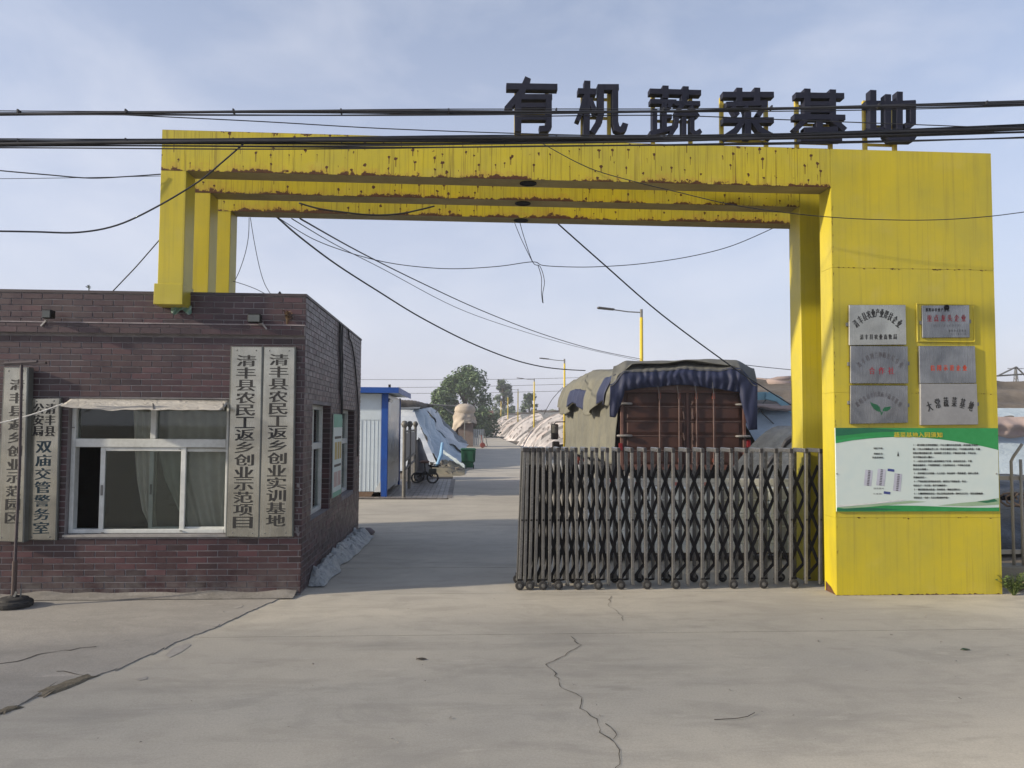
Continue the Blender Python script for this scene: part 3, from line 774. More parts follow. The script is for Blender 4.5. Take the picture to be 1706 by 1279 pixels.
# cables down the side wall and the plastic strip at its foot
mb = MB()
for k, (ya_, yb_) in enumerate([(9.75, 9.95), (9.85, 10.02), (10.0, 10.06)]):
    mb.tube([(CXR+.02, ya_+.05*i/8+(yb_-ya_)*i/8+.03*math.sin(i*1.7+k), lerp(ZT, 1.75 if k else 1.95, i/8)) for i in range(9)], .010, 5)
mb.tube([(CXR+.02, 10.5, ZT)]+[(CXR+.02, lerp(10.6, 11.6, i/8), ZT-.1-(i/8)**2*.9) for i in range(9)]+[(CXR+.02, 11.65, 1.2)], .010, 5)
tag(mb.build('wall_cables', CABLE), 'black cables running down the side wall of the gatehouse', 'cables')
FILMG = film_mat('grey_plastic_film', (.36, .38, .38), (.20, .22, .23), 5, (1, 1, 1), .45, .8)
mb = MB()
def strip(u, v):
    y = lerp(8.15, 11.75, v); w = .17+.06*noise.noise(Vector((y*2.3, 0, 1)))+.08*sstep(9, 11, y)
    n = noise.noise(Vector((u*3, y*6, 3))); n2 = noise.noise(Vector((u*5, y*14, 9)))
    e = min(1, (y-8.15)/.12, (11.75-y)/.12)
    return (CXR+.012+w*u, y, max(.0, .012+(.13*math.sin(min(1, (1-u)*1.25)*1.57)*(1+.5*n)+.025*n2)*e*(1 if u < .97 else 0)))
mb.grid(strip, 14, 110); tag(mb.build('plastic_sheeting', FILMG, smooth=True), 'crumpled grey plastic sheeting along the foot of the gatehouse side wall', 'plastic sheeting')
mb = MB()
def strip2(u, v):
    a = u*6.283; r = .22*math.sin(v*3.14)**.6+.001
    return (CXR+.14+.24*(v-.5)*1.0+.0*a, 11.95+r*math.cos(a)*.5, max(0, .04+r*math.sin(a)*.3*(1+.3*noise.noise(Vector((v*4, a, 2))))))
mb.grid(strip2, 16, 14); tag(mb.build('sandbag', M('sack_cloth', (.13, .11, .115), (.2, .17, .17), 12, .9, bump=.4), smooth=True), 'small dark sack lying at the rear corner of the gatehouse', 'sack')
# crack of broken mortar at the corner
CHIP = M('chipped_cement', (.26, .24, .25), (.14, .13, .13), 20, .9, bump=.5)
mb = MB(); rnd = random.Random(31)
for (px, py, r) in ((497, 808, 7), (500, 815, 4), (495, 850, 2.5), (494, 885, 5), (497, 890, 5), (499, 612, 3), (500, 866, 2), (494, 880, 4)):
    p = W(px, py, FY-.006); rr = r*.0045
    pts = [(p.x+rr*math.cos(a)*rnd.uniform(.4, 1), FY-.0075, p.z+rr*math.sin(a)*rnd.uniform(.5, 1.1)) for a in [i*.785 for i in range(8)]]
    mb.prism(pts, (0, .004, 0))
mb.build('chipped_mortar', CHIP, house, fix=True)

# parasol stand at the left
bx = G(22, 1012); t = thing('parasol_stand', 'weathered parasol stand with a leaning dark pole on a round black base', 'parasol stand', (bx.x, bx.y, .012))
mb = MB(); mb.lathe([(0, .0), (.155, .0), (.16, .015), (.16, .04), (.15, .052), (.125, .056), (.12, .075), (.10, .082), (.05, .085), (.03, .10), (.0, .10)], (bx.x, bx.y, .012), 28); mb.build('base', RUBBER, t, smooth=False)
pt = W(36, 606, bx.y)
mb = MB(); mb.tube([(bx.x, bx.y, .09), (bx.x, bx.y, .42)], .022, 10); mb.build('socket', M('rusty_tube', (.05, .038, .036), (.09, .06, .05), 20, .7), t)
mb = MB(); mb.tube([(bx.x, bx.y, .35), Vector((bx.x, bx.y, .35)).lerp(pt, .5)+Vector((.012, 0, 0)), pt], .014, 8); mb.build('pole', M('dark_tube', (.035, .028, .034), (.07, .055, .06), 20, .6), t)
mb = MB(); mb.bar(pt+Vector((-.34, 0, -.01)), pt+Vector((.22, 0, .012)), .03, .02); mb.tube([pt+Vector((-.15, 0, .0)), pt+Vector((.14, 0, .018))], .02, 8); mb.build('cross_arm', M('dark_tube', (.035, .028, .034)), t)
mb = MB(); mb.bar((bx.x+.06, bx.y, .09), (bx.x+.065, bx.y, .17), .01, .01); mb.bar((bx.x+.02, bx.y-.03, .10), (bx.x+.04, bx.y-.03, .15), .01, .02); mb.build('clamp_screw', GREYM, t)

# ------------------------------------------------------------------ yellow gateway: three nested frames
AY, AT, AS = 7.60, 0.26, 0.72
gate_x0 = X_(266, 380, AY); gate_in = X_(310, 300, AY); pil_x0 = X_(1388, 560, AY); pil_x1 = X_(1660, 620, AY)
gz0 = Z_(1026, 302, AY); gz1 = (Z_(1026, 239, AY)+Z_(500, 222, AY))/2
FRONTY = yellow_rusty(gz0, gz1, 1.0); MIDY = yellow_rusty(gz0, gz1, .95)
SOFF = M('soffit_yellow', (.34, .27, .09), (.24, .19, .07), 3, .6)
DKHOLE = M('dark_recess', (.008, .008, .008), None, 5, .9)
def frame(i, label, y0, xr, col_z, right_col):
    t = thing('gateway_frame', label, 'gateway', (0, y0+AT/2, 0), 'yellow gateway frames')
    y1 = y0+AT
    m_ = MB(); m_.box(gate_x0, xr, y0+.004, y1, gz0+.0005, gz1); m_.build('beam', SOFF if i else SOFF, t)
    # cover sheets of the beam, seams between them
    cuts = [gate_x0-.004]+[X_(q, 270, AY) for q in (307, 490, 705, 912, 1123, 1324)]+[xr]
    if i == 1: cuts = [gate_x0-.004, gate_in+.5, gate_in+1.9, gate_in+3.4, gate_in+4.6, xr]
    if i == 2: cuts = [gate_x0-.004, gate_in+1.0, gate_in+2.4, gate_in+4.1, xr]
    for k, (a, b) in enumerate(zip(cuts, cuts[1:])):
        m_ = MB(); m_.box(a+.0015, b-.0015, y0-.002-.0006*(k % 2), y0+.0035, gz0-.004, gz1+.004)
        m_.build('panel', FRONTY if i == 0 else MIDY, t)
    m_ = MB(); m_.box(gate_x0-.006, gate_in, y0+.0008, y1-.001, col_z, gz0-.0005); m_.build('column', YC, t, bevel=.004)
    if i == 0:
        m_ = MB(); m_.box(gate_x0-.03, gate_in+.006, y0-.022, y1+.01, col_z-.004, col_z+.20); m_.build('column_sleeve', YC, t, bevel=.005)
    m_ = MB()
    for px in ((880, 871, 868)[i],):
        x = X_(px, (305, 342, 369)[i], y0+AT*.5); m_.lathe([(.0, -.0006), (.07, -.0006), (.075, -.007), (.088, -.007), (.088, .0)], (x, y0+AT*.5, gz0), 20)
    o = m_.build('downlight', DKHOLE, t)
    if right_col:
        a, b, zb = right_col; m_ = MB(); m_.box(a, b, y0+.001, y1-.001, zb, gz1-.002); m_.build('column', YC, t, bevel=.004)
    return t
f0 = frame(0, 'front yellow gateway frame with rusty beam and the wide sign pillar', AY, pil_x0, Z_(290, 507, AY), None)
# wide pillar of the front frame, its cover sheets with seams
m_ = MB(); m_.box(pil_x0+.004, pil_x1-.004, AY+.005, AY+AT, 0, gz1-.01); m_.build('pillar', YC, f0)
rows = [0.0, Z_(1530, 862, AY), Z_(1530, 655, AY), Z_(1530, 448, AY), gz1+.004]
for k, (a, b) in enumerate(zip(rows, rows[1:])):
    m_ = MB(); m_.box(pil_x0+.0005, pil_x1, AY-.0015-.0007*(k % 2), AY+.0045, a+.0012, b-.0012); m_.build('panel', YC, f0)
m_ = MB()
for k, z in enumerate(rows[:-1]):
    m_.box(pil_x0-.001, pil_x0+.0035, AY+.006, AY+AT, z+.0012, min(rows[k+1], gz0)-.0012)
m_.build('reveal_panel', YC, f0)
RUST = M('rust', (.12, .05, .02), (.05, .022, .012), 20, .9, bump=.5)
m_ = MB(); rnd = random.Random(12)
for k in range(70):
    r_ = rnd.random(); z = rows[rnd.choice([1, 2, 3, 3, 2])]+rnd.gauss(0, .006); x = lerp(pil_x0+.02, pil_x1-.02, r_); w = rnd.uniform(.003, .022)
    m_.add([(x-w, AY-.0035, z+rnd.uniform(-.003, .003)), (x, AY-.0035, z-rnd.uniform(.002, .012)), (x+w, AY-.0035, z), (x, AY-.0035, z+rnd.uniform(.001, .004))], [(0, 1, 2, 3)])
n = 40
for k in range(n):
    x = lerp(pil_x0+.01, pil_x1-.01, (k+rnd.random())/n); h = rnd.uniform(.002, .018); m_.add([(x-.03, AY-.0034, .002), (x+.03, AY-.0034, .002), (x+rnd.uniform(-.02, .02), AY-.0034, h)], [(0, 1, 2)])
for k in range(46):
    z = rnd.uniform(.4, gz0-.1); w = rnd.uniform(.002, .006); x = pil_x0+.002+abs(rnd.gauss(0, .008))
    m_.add([(x, AY-.0035, z), (x+w, AY-.0035, z+.01), (x+w*.6, AY-.0035, z-rnd.uniform(.01, .04))], [(0, 1, 2)])
m_.add([(pil_x0-.0025, AY+.02, .002), (pil_x0-.0025, AY+AT-.02, .002), (pil_x0-.0025, AY+AT-.02, .10), (pil_x0-.0025, AY+.12, .06), (pil_x0-.0025, AY+.05, .012)], [(0, 1, 2, 3, 4)])
m_.build('rust_flake', RUST, f0)
rc2 = X_(1334, 500, AY+AS)
f1 = frame(1, 'middle yellow gateway frame behind the front one', AY+AS, rc2-.001, 2.75, (rc2, rc2+.62, 0))
f2 = frame(2, 'rear yellow gateway frame, innermost of the three outlines', AY+2*AS, rc2+.299, 2.75, (rc2+.30, rc2+.9, 0))

# ------------------------------------------------------------------ rooftop characters (strokes drawn as bent bars)
A6, B6 = 420/1628.0, (820, 110); A7, B7 = 506/1706.0, (1200, 120)
CHARS = [
 ('有', 6, [((92,128),(422,133),42),((232,73),(190,165),(95,275),42),((168,185),(168,420),42),((168,197),(388,197),36),((366,185),(366,385),(352,402),(305,405),40),((188,252),(346,252),32),((188,332),(346,332),32)], (160, 360)),
 ('机', 6, [((615,93),(610,442),42),((555,160),(672,163),40),((602,195),(580,280),(550,352),32),((632,205),(648,250),(672,305),32),((682,135),(818,135),40),((702,118),(702,310),(690,360),(648,428),42),((795,118),(795,360),(805,402),(828,412),(850,405),(860,370),40)], (595, 768)),
 ('蔬', 6, [((1018,160),(1350,170),36),((1120,125),(1120,205),42),((1250,130),(1250,210),42),((1022,226),(1190,230),32),((1165,222),(1140,268),30),((1112,240),(1112,420),34),((1110,325),(1160,325),28),((1050,275),(1050,440),32),((1020,436),(1165,398),32),((1238,190),(1238,228),34),((1180,240),(1342,242),32),((1228,250),(1192,298),30),((1180,304),(1312,308),32),((1278,262),(1328,328),30),((1192,330),(1185,390),(1150,445),30),((1238,330),(1238,450),30),((1290,335),(1290,420),(1310,440),(1346,418),30)], (1055, 1300)),
 ('菜', 7, [((15,125),(302,125),34),((108,87),(108,162),36),((208,87),(208,162),36),((35,180),(265,172),30),((70,192),(98,240),30),((142,192),(158,238),30),((252,185),(215,242),30),((15,270),(300,270),34),((155,225),(155,374),38),((122,280),(90,325),(25,368),34),((190,280),(225,325),(292,362),34)], (27, 280)),
 ('基', 7, [((425,128),(697,132),34),((490,92),(490,270),38),((633,97),(633,275),38),((500,176),(622,176),26),((500,214),(622,214),26),((415,250),(702,254),32),((482,262),(420,325),32),((638,268),(702,325),32),((470,325),(660,320),30),((557,278),(557,370),38),((450,374),(682,372),34)], (455, 645)),
 ('地', 7, [((820,175),(902,175),34),((860,100),(860,335),38),((815,338),(918,320),34),((905,180),(1098,172),34),((1084,160),(1084,285),(1066,298),(1038,300),32),((1008,110),(1008,330),36),((942,125),(942,352),(962,374),(1075,374),(1098,338),36)], (842, 1010))]
POSTY = M('yellow_post', (.50, .40, .05), (.36, .26, .05), 9, .55)
where = ['leftmost of six', 'second from left', 'third from left', 'third from right', 'second from right', 'rightmost, over the wide pillar']
LY = AY+.02
def stroke(m_, pts, w, y, depth):
    P = [Vector(p) for p in pts]
    for i, (a, b) in enumerate(zip(P, P[1:])):
        d = (b-a).normalized(); n_ = Vector((-d.z, 0, d.x))*w/2; e0 = Vector() if i == 0 else d*w*.22; e1 = Vector() if i == len(P)-2 else d*w*.22
        a2, b2 = a-e0, b+e1; yy = Vector((0, y-.0007*i, 0)) 
        q = [a2-n_, b2-n_, b2+n_, a2+n_]; q = [Vector((v.x, y-.0007*i, v.z)) for v in q]
        m_.prism(q, (0, depth, 0))
for (ch, zs, sts, posts), wh in zip(CHARS, where):
    sc, (ox, oy) = (A6, B6) if zs == 6 else (A7, B7)
    def cv(p): q = W(ox+p[0]*sc, oy+p[1]*sc, LY); return (q.x, LY, q.z)
    allp = [p for s in sts for p in s[:-1]]
    cx = sum(cv(p)[0] for p in allp)/len(allp)
    t = thing('rooftop_character', 'dark navy character '+ch+' on the yellow beam, '+wh, 'sign letter', (cx, LY+.1, gz1), 'rooftop sign characters')
    m_ = MB(); k = 0
    for s in sts:
        stroke(m_, [cv(p) for p in s[:-1]], s[-1]*sc/FPX*LY*.98, LY-.0011*k, .095); k += 1
    m_.build('character', NAVY, t, bevel=0, fix=True)
    ztop = max(cv(p)[2] for p in allp)-.07
    xs = []
    for px in posts:
        x = cv((px, 200))[0]; xs.append(x)
        m_ = MB(); m_.box(x-.019, x+.019, LY+.10, LY+.138, gz1+.0045, ztop); m_.build('post', POSTY, t)
    for kk in range(3):
        z = lerp(gz1+.12, ztop-.06, kk/2); m_ = MB(); m_.box(xs[0]-.01, xs[1]+.01, LY+.139, LY+.155, z-.014, z+.014); m_.build('rail', POSTY, t)

# ------------------------------------------------------------------ plaques on the wide pillar
def plaque(label, q, y, arc=None, rows=(), face=STEELD, group='steel plaques on the yellow pillar', lugs=(), depth=.03):
    tl, tr, br, bl = [W(px, py, y) for px, py in q]; c = (tl+tr+br+bl)/4
    t = thing('plaque', label, 'plaque', (c.x, AY, bl.z), group)
    m_ = MB(); m_.prism([tl, tr, br, bl], (0, depth, 0)); m_.build('plate', face, t, bevel=.003, fix=True)
    m_ = MB()
    for (u, v) in lugs:
        p = tl.lerp(tr, u).lerp(bl.lerp(br, u), v); sgn = -1 if u < .5 else 1
        m_.box(p.x-(.02 if sgn < 0 else .002), p.x+(.002 if sgn < 0 else .02), y+.008, y+depth+.003, p.z-.018, p.z+.018)
    if m_.v: m_.build('lug', GREYM, t)
    W_ = (tr-tl).length; H_ = (tl-bl).length
    ax, az = (tr-tl).normalized(), (tl-bl).normalized()
    bym = {}
    def gl(ch, u, v, w, h, ang, m, bold):
        mb_ = bym.setdefault(m, MB()); p = tl.lerp(tr, u).lerp(bl.lerp(br, u), v)+Vector((0, -.0016, 0))
        ca, sa = math.cos(ang), math.sin(ang); put_glyph(mb_, ch, p, ax*ca+az*sa, az*ca-ax*sa, w, h, bold)
    if arc:
        s, u0, u1, vb, rise, w, h, m, bold = arc; n = len(s)
        for i, ch in enumerate(s):
            f = i/(n-1)*2-1; u = lerp(u0, u1, i/(n-1)); v = vb-rise*(1-f*f); ang = -math.atan(2*rise*H_*f/((u1-u0)/2*W_)*1.0)*.85
            gl(ch, u, v, w, h, ang, m, bold)
    for (s, u0, u1, v, w, h, m, bold) in rows:
        n = len(s)
        for i, ch in enumerate(s):
            if ch != ' ': gl(ch, lerp(u0, u1, i/max(1, n-1)), v, w, h, 0, m, bold)
    for m, mb_ in bym.items(): mb_.build('lettering', m, t)
    return t
PY = AY-.035
plaque('steel plaque with black arched characters, top of the left column', [(1414.5, 507.5), (1509, 507.5), (1510.5, 574), (1414.5, 575)], PY, ('清丰县农业产业帮扶企业', .12, .88, .47, .27, .040, .085, INK, .0022), [('清丰县农业畜牧局', .22, .80, .80, .034, .052, INK, .0022)], STEEL, lugs=[(0, .48)])
plaque('steel plaque with red 合作社 lettering, middle of the left column', [(1417, 576), (1512.5, 576.5), (1513.5, 638.5), (1417, 638.5)], PY-.004, ('清丰县利兰种植农民专业', .15, .88, .50, .27, .034, .058, GREYI, .0015), [('合作社', .37, .70, .66, .058, .072, REDI, .0016)], lugs=[(0, .48), (1, .46)])
sprout = plaque('steel plaque with a green sprout emblem, bottom of the left column', [(1417, 641.5), (1512.5, 642), (1513, 704), (1417, 706)], PY, ('濮阳市清丰县双庙乡蔬菜基地', .12, .86, .50, .27, .032, .052, GREYI, .0008), lugs=[(0, .45), (1, .53)])
def leafp(pts):
    m_ = MB(); m_.prism([W(x, y, PY-.0008) for x, y in pts], (0, -.0016, 0)); return m_
z5 = lambda a: [(1390+x*300/1668, 490+y*230/1279) for x, y in a]
SPR = M('emblem_green', (.01, .085, .035), (.015, .11, .05), 12, .5)
leafp(z5([(332, 998), (360, 1012), (395, 1022), (420, 1045), (428, 1075), (425, 1090), (395, 1082), (365, 1060), (345, 1030)])).build('emblem_leaf', SPR, sprout, fix=True)
leafp(z5([(448, 1085), (450, 1062), (470, 1045), (525, 1040), (512, 1068), (490, 1082)])).build('emblem_leaf', SPR, sprout, fix=True)
leafp(z5([(424, 1085), (431, 1083), (436, 1100), (443, 1088), (450, 1090), (440, 1118), (434, 1118)])).build('emblem_stem', SPR, sprout, fix=True)
fr = thing('plaque_backing', 'yellow raised frame behind the small plaque at the top right', 'frame', (X_(1574, 540, AY), AY, Z_(1574, 570, AY)))
a, b, z0, z1 = X_(1526, 540, AY), X_(1622, 540, AY), Z_(1574, 570, AY), Z_(1574, 506, AY)
m_ = MB(); m_.box(a, b, AY-.014, AY-.0035, z0, z1); m_.build('board', YC, fr, bevel=.002)
m_ = MB(); w = .012
m_.box(a, b, AY-.020, AY-.0145, z0, z0+w); m_.box(a, b, AY-.020, AY-.0145, z1-w, z1); m_.box(a, a+w, AY-.020, AY-.0145, z0+w, z1-w); m_.box(b-w, b, AY-.020, AY-.0145, z0+w, z1-w); m_.build('rim', YC, fr, bevel=.002)
sm = plaque('small steel plaque with red 重点龙头企业 lettering in the yellow frame', [(1536, 508.5), (1615, 508), (1616, 562), (1537, 562.5)], PY, None, [('濮阳市农业产业化', .10, .55, .14, .024, .036, INK, .0012), ('重点龙头企业', .15, .87, .40, .046, .068, REDI, .0018), ('（2021年12月-2023年12月）', .20, .80, .63, .012, .024, GREYI, .0), ('濮阳市人民政府', .57, .90, .79, .017, .022, INK, 0), ('二〇二一年十二月', .57, .90, .89, .015, .02, INK, 0)], STEELD, lugs=[(0, .53), (1, .5)])
m_ = MB(); p = W(1577, 510, PY); m_.lathe([(.0, -.012), (.022, -.008), (.03, 0)], (p.x, PY-.001, p.z-.012), 12, 'Y'); m_.bar((p.x-.012, PY-.012, p.z-.01), (p.x+.008, PY-.012, p.z+.01), .008, .006); m_.build('hook', BLACK, sm)
plaque('steel plaque with smeared orange red lettering, middle of the right column', [(1531, 576), (1624.5, 576), (1627, 638), (1532.5, 638.5)], PY, None, [('信用示范企业', .23, .80, .59, .042, .056, REDO, .002)], STEELD)
plaque('pale steel plaque with black 大常蔬菜基地, bottom of the right column', [(1533.5, 639), (1627.5, 639), (1630, 707), (1534, 708)], PY, ('大常蔬菜基地', .15, .88, .55, .11, .050, .100, INK, .0022), [], STEELW, lugs=[(1, .5)])
# entry notice: printed board
NY = AY-.022
t = thing('notice_poster', 'wide green and white printed notice under the pillar plaques', 'notice board', (X_(1528, 800, AY), AY, Z_(1528, 852, AY)))
nq = [W(1391.5, 712.5, NY), W(1662.5, 713, NY), W(1665, 851.5, NY), W(1394, 852, NY)]
m_ = MB(); m_.prism(nq, (0, .016, 0)); m_.build('board', PAPER, t, bevel=.002, fix=True)
def NP(u, v, d=.0012): return nq[0].lerp(nq[1], u).lerp(nq[3].lerp(nq[2], u), v)+Vector((0, -d, 0))
def npoly(name, m, pts, d=.0012):
    m_ = MB(); m_.add([NP(u, v, d) for u, v in pts], [tuple(range(len(pts)))]); return m_.build(name, m, t)
hi = [(i/20, .105+.13*abs((i/20-.42))**1.6*2.0+.05*(i/20)**4) for i in range(21)]
npoly('header_band', GREEN, [(0, 0), (1, 0)]+hi[::-1])
npoly('header_stripe', GREEND, [(0, 0), (.22, 0), (.45, .035), (.22, .055), (0, .10)], .0020)
npoly('header_stripe', M('print_mid_green', (.03, .30, .09), None, 4, .5), [(0, .155), (.1, .115), (.3, .085), (.5, .095), (.3, .105), (.1, .15), (0, .185)], .0024)
npoly('footer_band', GREEN, [(0, 1)]+[(i/16, .955-.02*math.sin(i/16*5)-.02*(i/16)) for i in range(17)]+[(1, 1)])
npoly('footer_field', GREENL, [(.0, .95), (.15, .925), (.3, .90), (.45, .87), (.55, .885), (.4, .91), (.2, .945), (.05, .965)], .0020)
npoly('footer_field', GREENL, [(.62, .93), (.75, .90), (.85, .885), (1, .84), (1, .92), (.8, .94)], .0020)
npoly('footer_field', GREEND, [(.86, .885), (.93, .87), (.97, .85), (.99, .88), (.92, .90)], .0028)
npoly('footer_field', GREEND, [(0, .965), (.2, .955), (.4, .975), (.2, .99), (0, .99)], .0028)
npoly('footer_stripe', M('print_white', (.66, .68, .66), None, 5, .5), [(.0, .925), (.2, .90), (.4, .855), (.42, .865), (.2, .915), (.0, .945)], .0024)
NW = (nq[1]-nq[0]).length; NH = (nq[0]-nq[3]).length
def nrow(mb_, s, u0, u1, v, h, bold=0):
    n = len(s); cw = (u1-u0)*NW/n
    for i, ch in enumerate(s):
        if ch != ' ': put_glyph(mb_, ch, NP(lerp(u0, u1, (i+.5)/n), v, .0032), (1, 0, 0), (0, 0, 1), cw*.98, h, bold, em=True)
m_ = MB(); nrow(m_, '蔬菜基地入园须知', .355, .655, .083, .058, .0016); m_.build('title', YELT, t)
m_ = MB()
L = ['1、遵守园区各项管理规定，不在大棚内外乱扔垃圾，进出园区不乱停', '放，工作人员佩戴证件上岗，外来车辆进行登记，不在园区内鸣笛，车辆',
     '按指定路线慢速行驶，保持园区卫生整洁，不随意乱采摘，不经过允', '许不得擅自进入棚内。', '2、入园人员不得进入蔬菜种植生产区域，违者责任自负，不得',
     '随意采摘果实，不得攀爬围栏，注意用电安全，不得私自在园', '区内生火取暖。', '3、爱护园区公共设施，人人有责，如有损坏，照价赔偿，损坏人要承',
     '担相应责任。', '4、严禁在园区使用高毒农药，蔬菜生产要按标准，安全、', '绿色生产，无公害，绝不违规使用。', '5、做好园区防火防盗，及时检查，确保全园安全。', '6、大棚周围保持清洁，禁止乱堆乱放杂物，按时打扫卫生，保持道路畅通',
     '进出安全，有序，无安全隐患的环境。']
for i, s in enumerate(L): nrow(m_, s, .47, .47+.0128*len(s)+.005, .205+.0485*i, .0225, .0008)
nrow(m_, '园区平面', .23, .285, .245, .020, .0006); nrow(m_, '种植区位', .23, .285, .31, .02, .0006); nrow(m_, '育苗育种区', .22, .29, .355, .02, .0006)
m_.build('rules_text', INK, t)
# small plan of the plots
npoly('plan_arrow', INK, [(.373, .345), (.38, .28), (.386, .345), (.379, .335)], .002)
m_ = MB()
def rot(u, v): a = .12; return (.30+(u-.30)*math.cos(a)-(v-.65)*.5*math.sin(a), .65+(v-.65)*math.cos(a)+(u-.30)*2*math.sin(a))
for (u0, u1, v0, v1) in ((.17, .215, .53, .72), (.245, .295, .50, .70), (.35, .395, .53, .74)):
    m2 = MB(); m2.add([NP(*rot(u, v), .0016) for u, v in ((u0, v0), (u1, v0), (u1, v1), (u0, v1))], [(0, 1, 2, 3)]); m2.build('plan_plot', M('print_lilac', (.48, .49, .58), None, 5, .5), t)
    for k in range(10):
        v = lerp(v0, v1, (k+.5)/10); m_.add([NP(*rot(a, b), .0024) for a, b in ((u0+.018, v-.006), (u0+.032, v-.006), (u0+.032, v+.006), (u0+.018, v+.006))], [(0, 1, 2, 3)])
m_.build('plan_marks', GREYI, t)
for (u, v) in ((.325, .50), (.315, .775)):
    m2 = MB(); m2.add([NP(*rot(a, b), .0024) for a, b in ((u-.02, v-.015), (u+.02, v-.015), (u+.02, v+.015), (u-.02, v+.015))], [(0, 1, 2, 3)]); m2.build('plan_building', BLUEP, t)
m_ = MB(); nrow(m_, '蔬菜基地', .225, .29, .725, .018); nrow(m_, '示意图', .22, .275, .79, .016); m_.build('plan_text', GREYI, t)
m_ = MB()
for u, v in ((.004, .55), (.985, .55)):
    q = NP(u, v, .001); m_.lathe([(.008, 0), (.006, -.005), (0, -.006)], (q.x, q.y, q.z), 8, 'Y')
m_.build('screw', GREYM, t)
m_ = MB()
def th(u, v): return W(lerp(1388, 1392, u), lerp(712, 853, v), NY)
# weeds at the pillar's foot
pw_ = G(1668, 984); tuft('roadside_weed', 'green leafy weed at the right foot of the yellow pillar', (pw_.x-.02, 7.55, 0), 90, .22, .20, GRN, 8)
tuft('dead_weed', 'dry straw coloured weeds by the low fence wall', (pw_.x+.17, 7.72, 0), 40, .12, .17, leaf_mat('straw_weed', (.20, .16, .10), (.13, .11, .06)), 9)

# ------------------------------------------------------------------ folding gate
GY0, GY1 = 7.97, 8.29
top_px = [874, 879.5, 888, 896.5, 905.5, 917, 930.5, 944, 959.5, 976.5, 994, 1012, 1031, 1053, 1075, 1098.5, 1122, 1146.5, 1171, 1195, 1219, 1243.5, 1269, 1293.5, 1318.5, 1344, 1368]
bot_px = [866, 874, 882.5, 892, 905, 916, 930, 945.5, 962, 977, 996.5, 1014.5, 1034.5, 1055, 1077, 1099.5, 1122.5, 1147, 1171, 1195, 1219.5, 1244, 1269.5, 1294, 1319, 1344, 1368]
gzt = Z_(1100, 746, GY0)
gxt = [X_(p, 750, GY0) for p in top_px]; gxb = [X_(p, 970, GY0) for p in bot_px]
gt = thing('folding_gate', 'grey retractable folding gate with black scissor lattice drawn half across the entrance', 'gate', (lerp(gxb[0], gxb[-1], .5), (GY0+GY1)/2, 0))
zl = .035
GB = []
for i, (xt, xb) in enumerate(zip(gxt, gxb)):
    m_ = MB(); m_.bar((xb, GY0+.02, zl), (xt, GY0+.02, gzt-.045), .032, .04, (0, 1, 0)); f = m_.build('frame', GATE, gt, bevel=.004)
    m_ = MB(); m_.bar((xb, GY1-.02, zl), (xt, GY1-.02, gzt-.045), .032, .04, (0, 1, 0)); m_.build('rear_post', GATE, f, bevel=.004)
    m_ = MB(); m_.box(xt-.019, xt+.019, GY0+.012, GY1-.004, gzt-.0445, gzt); m_.build('cap', GATE, f, bevel=.006)
    m_ = MB(); m_.box(xt-.018, xt+.018, GY0-.004, GY0+.0115, gzt-.05, gzt-.002); m_.build('end_cap', M('dark_cap', (.03, .028, .03), None, 9, .5), f, bevel=.003)
    m_ = MB(); xm = lerp(xb, xt, .48); zm = Z_(1100, 866, GY0); m_.lathe([(.011, .0), (.009, -.005), (0, -.006)], (xm, GY0-.0005, zm), 10, 'Y'); m_.build('bolt', BLACK, f)
zk = [Z_(1250, y, GY0+.03) for y in (775, 829.5, 884, 939)]+[.09]
def gx(i, z): return lerp(gxb[i], gxt[i], (z-zl)/(gzt-zl))
def lattice(y, mbs, sep):
    for i in range(len(gxt)-1):
        for k in range(len(zk)-1):
            for fl, (za, zb) in enumerate(((zk[k], zk[k+1]), (zk[k+1], zk[k]))):
                if k == len(zk)-2 and fl == 0: continue
                a = Vector((gx(i, za)+.008, y+.008*fl, za)); b = Vector((gx(i+1, zb)-.008, y+.008*fl, zb))
                m_ = MB() if sep else mbs
                d = (b-a); nn = Vector((-d.z, 0, d.x)).normalized(); m_.bar(a, b, .006, .032, nn)
                if sep: m_.build('lattice_bar', BLACK, gt)
lattice(GY0+.048, None, True)
for i in range(len(gxt)-1):
    m_ = MB(); m_.bar((gxb[i]+.01, GY0+.09, .075), (gxb[i+1]-.01, GY1-.09, .055), .016, .016); m_.build('floor_link', BLACK, gt)
wheel = None
for j, px in enumerate((866, 883, 905, 930.5, 963, 996.5, 1034.5, 1078, 1126, 1172.5, 1222, 1272, 1323)):
    x = X_(px, 970, GY0-.02)
    for yy in (GY0-.02, GY1+.0):
        m_ = MB(); m_.lathe([(.0, -.014), (.030, -.014), (.044, -.012), (.047, -.006), (.047, .010), (.043, .015), (.0, .015)], (x, yy, .047), 18, 'Y'); w_ = m_.build('wheel', RUBBER, gt)
        m_ = MB(); m_.lathe([(.022, -.0145), (.020, -.019), (.010, -.019), (.008, -.0235), (0, -.0235)], (x, yy, .047), 14, 'Y'); m_.build('hub', GATE, w_)
        m_ = MB(); m_.box(x-.02, x+.02, yy+.016, yy+.022, .035, .11); m_.build('fork', BLACK, w_)
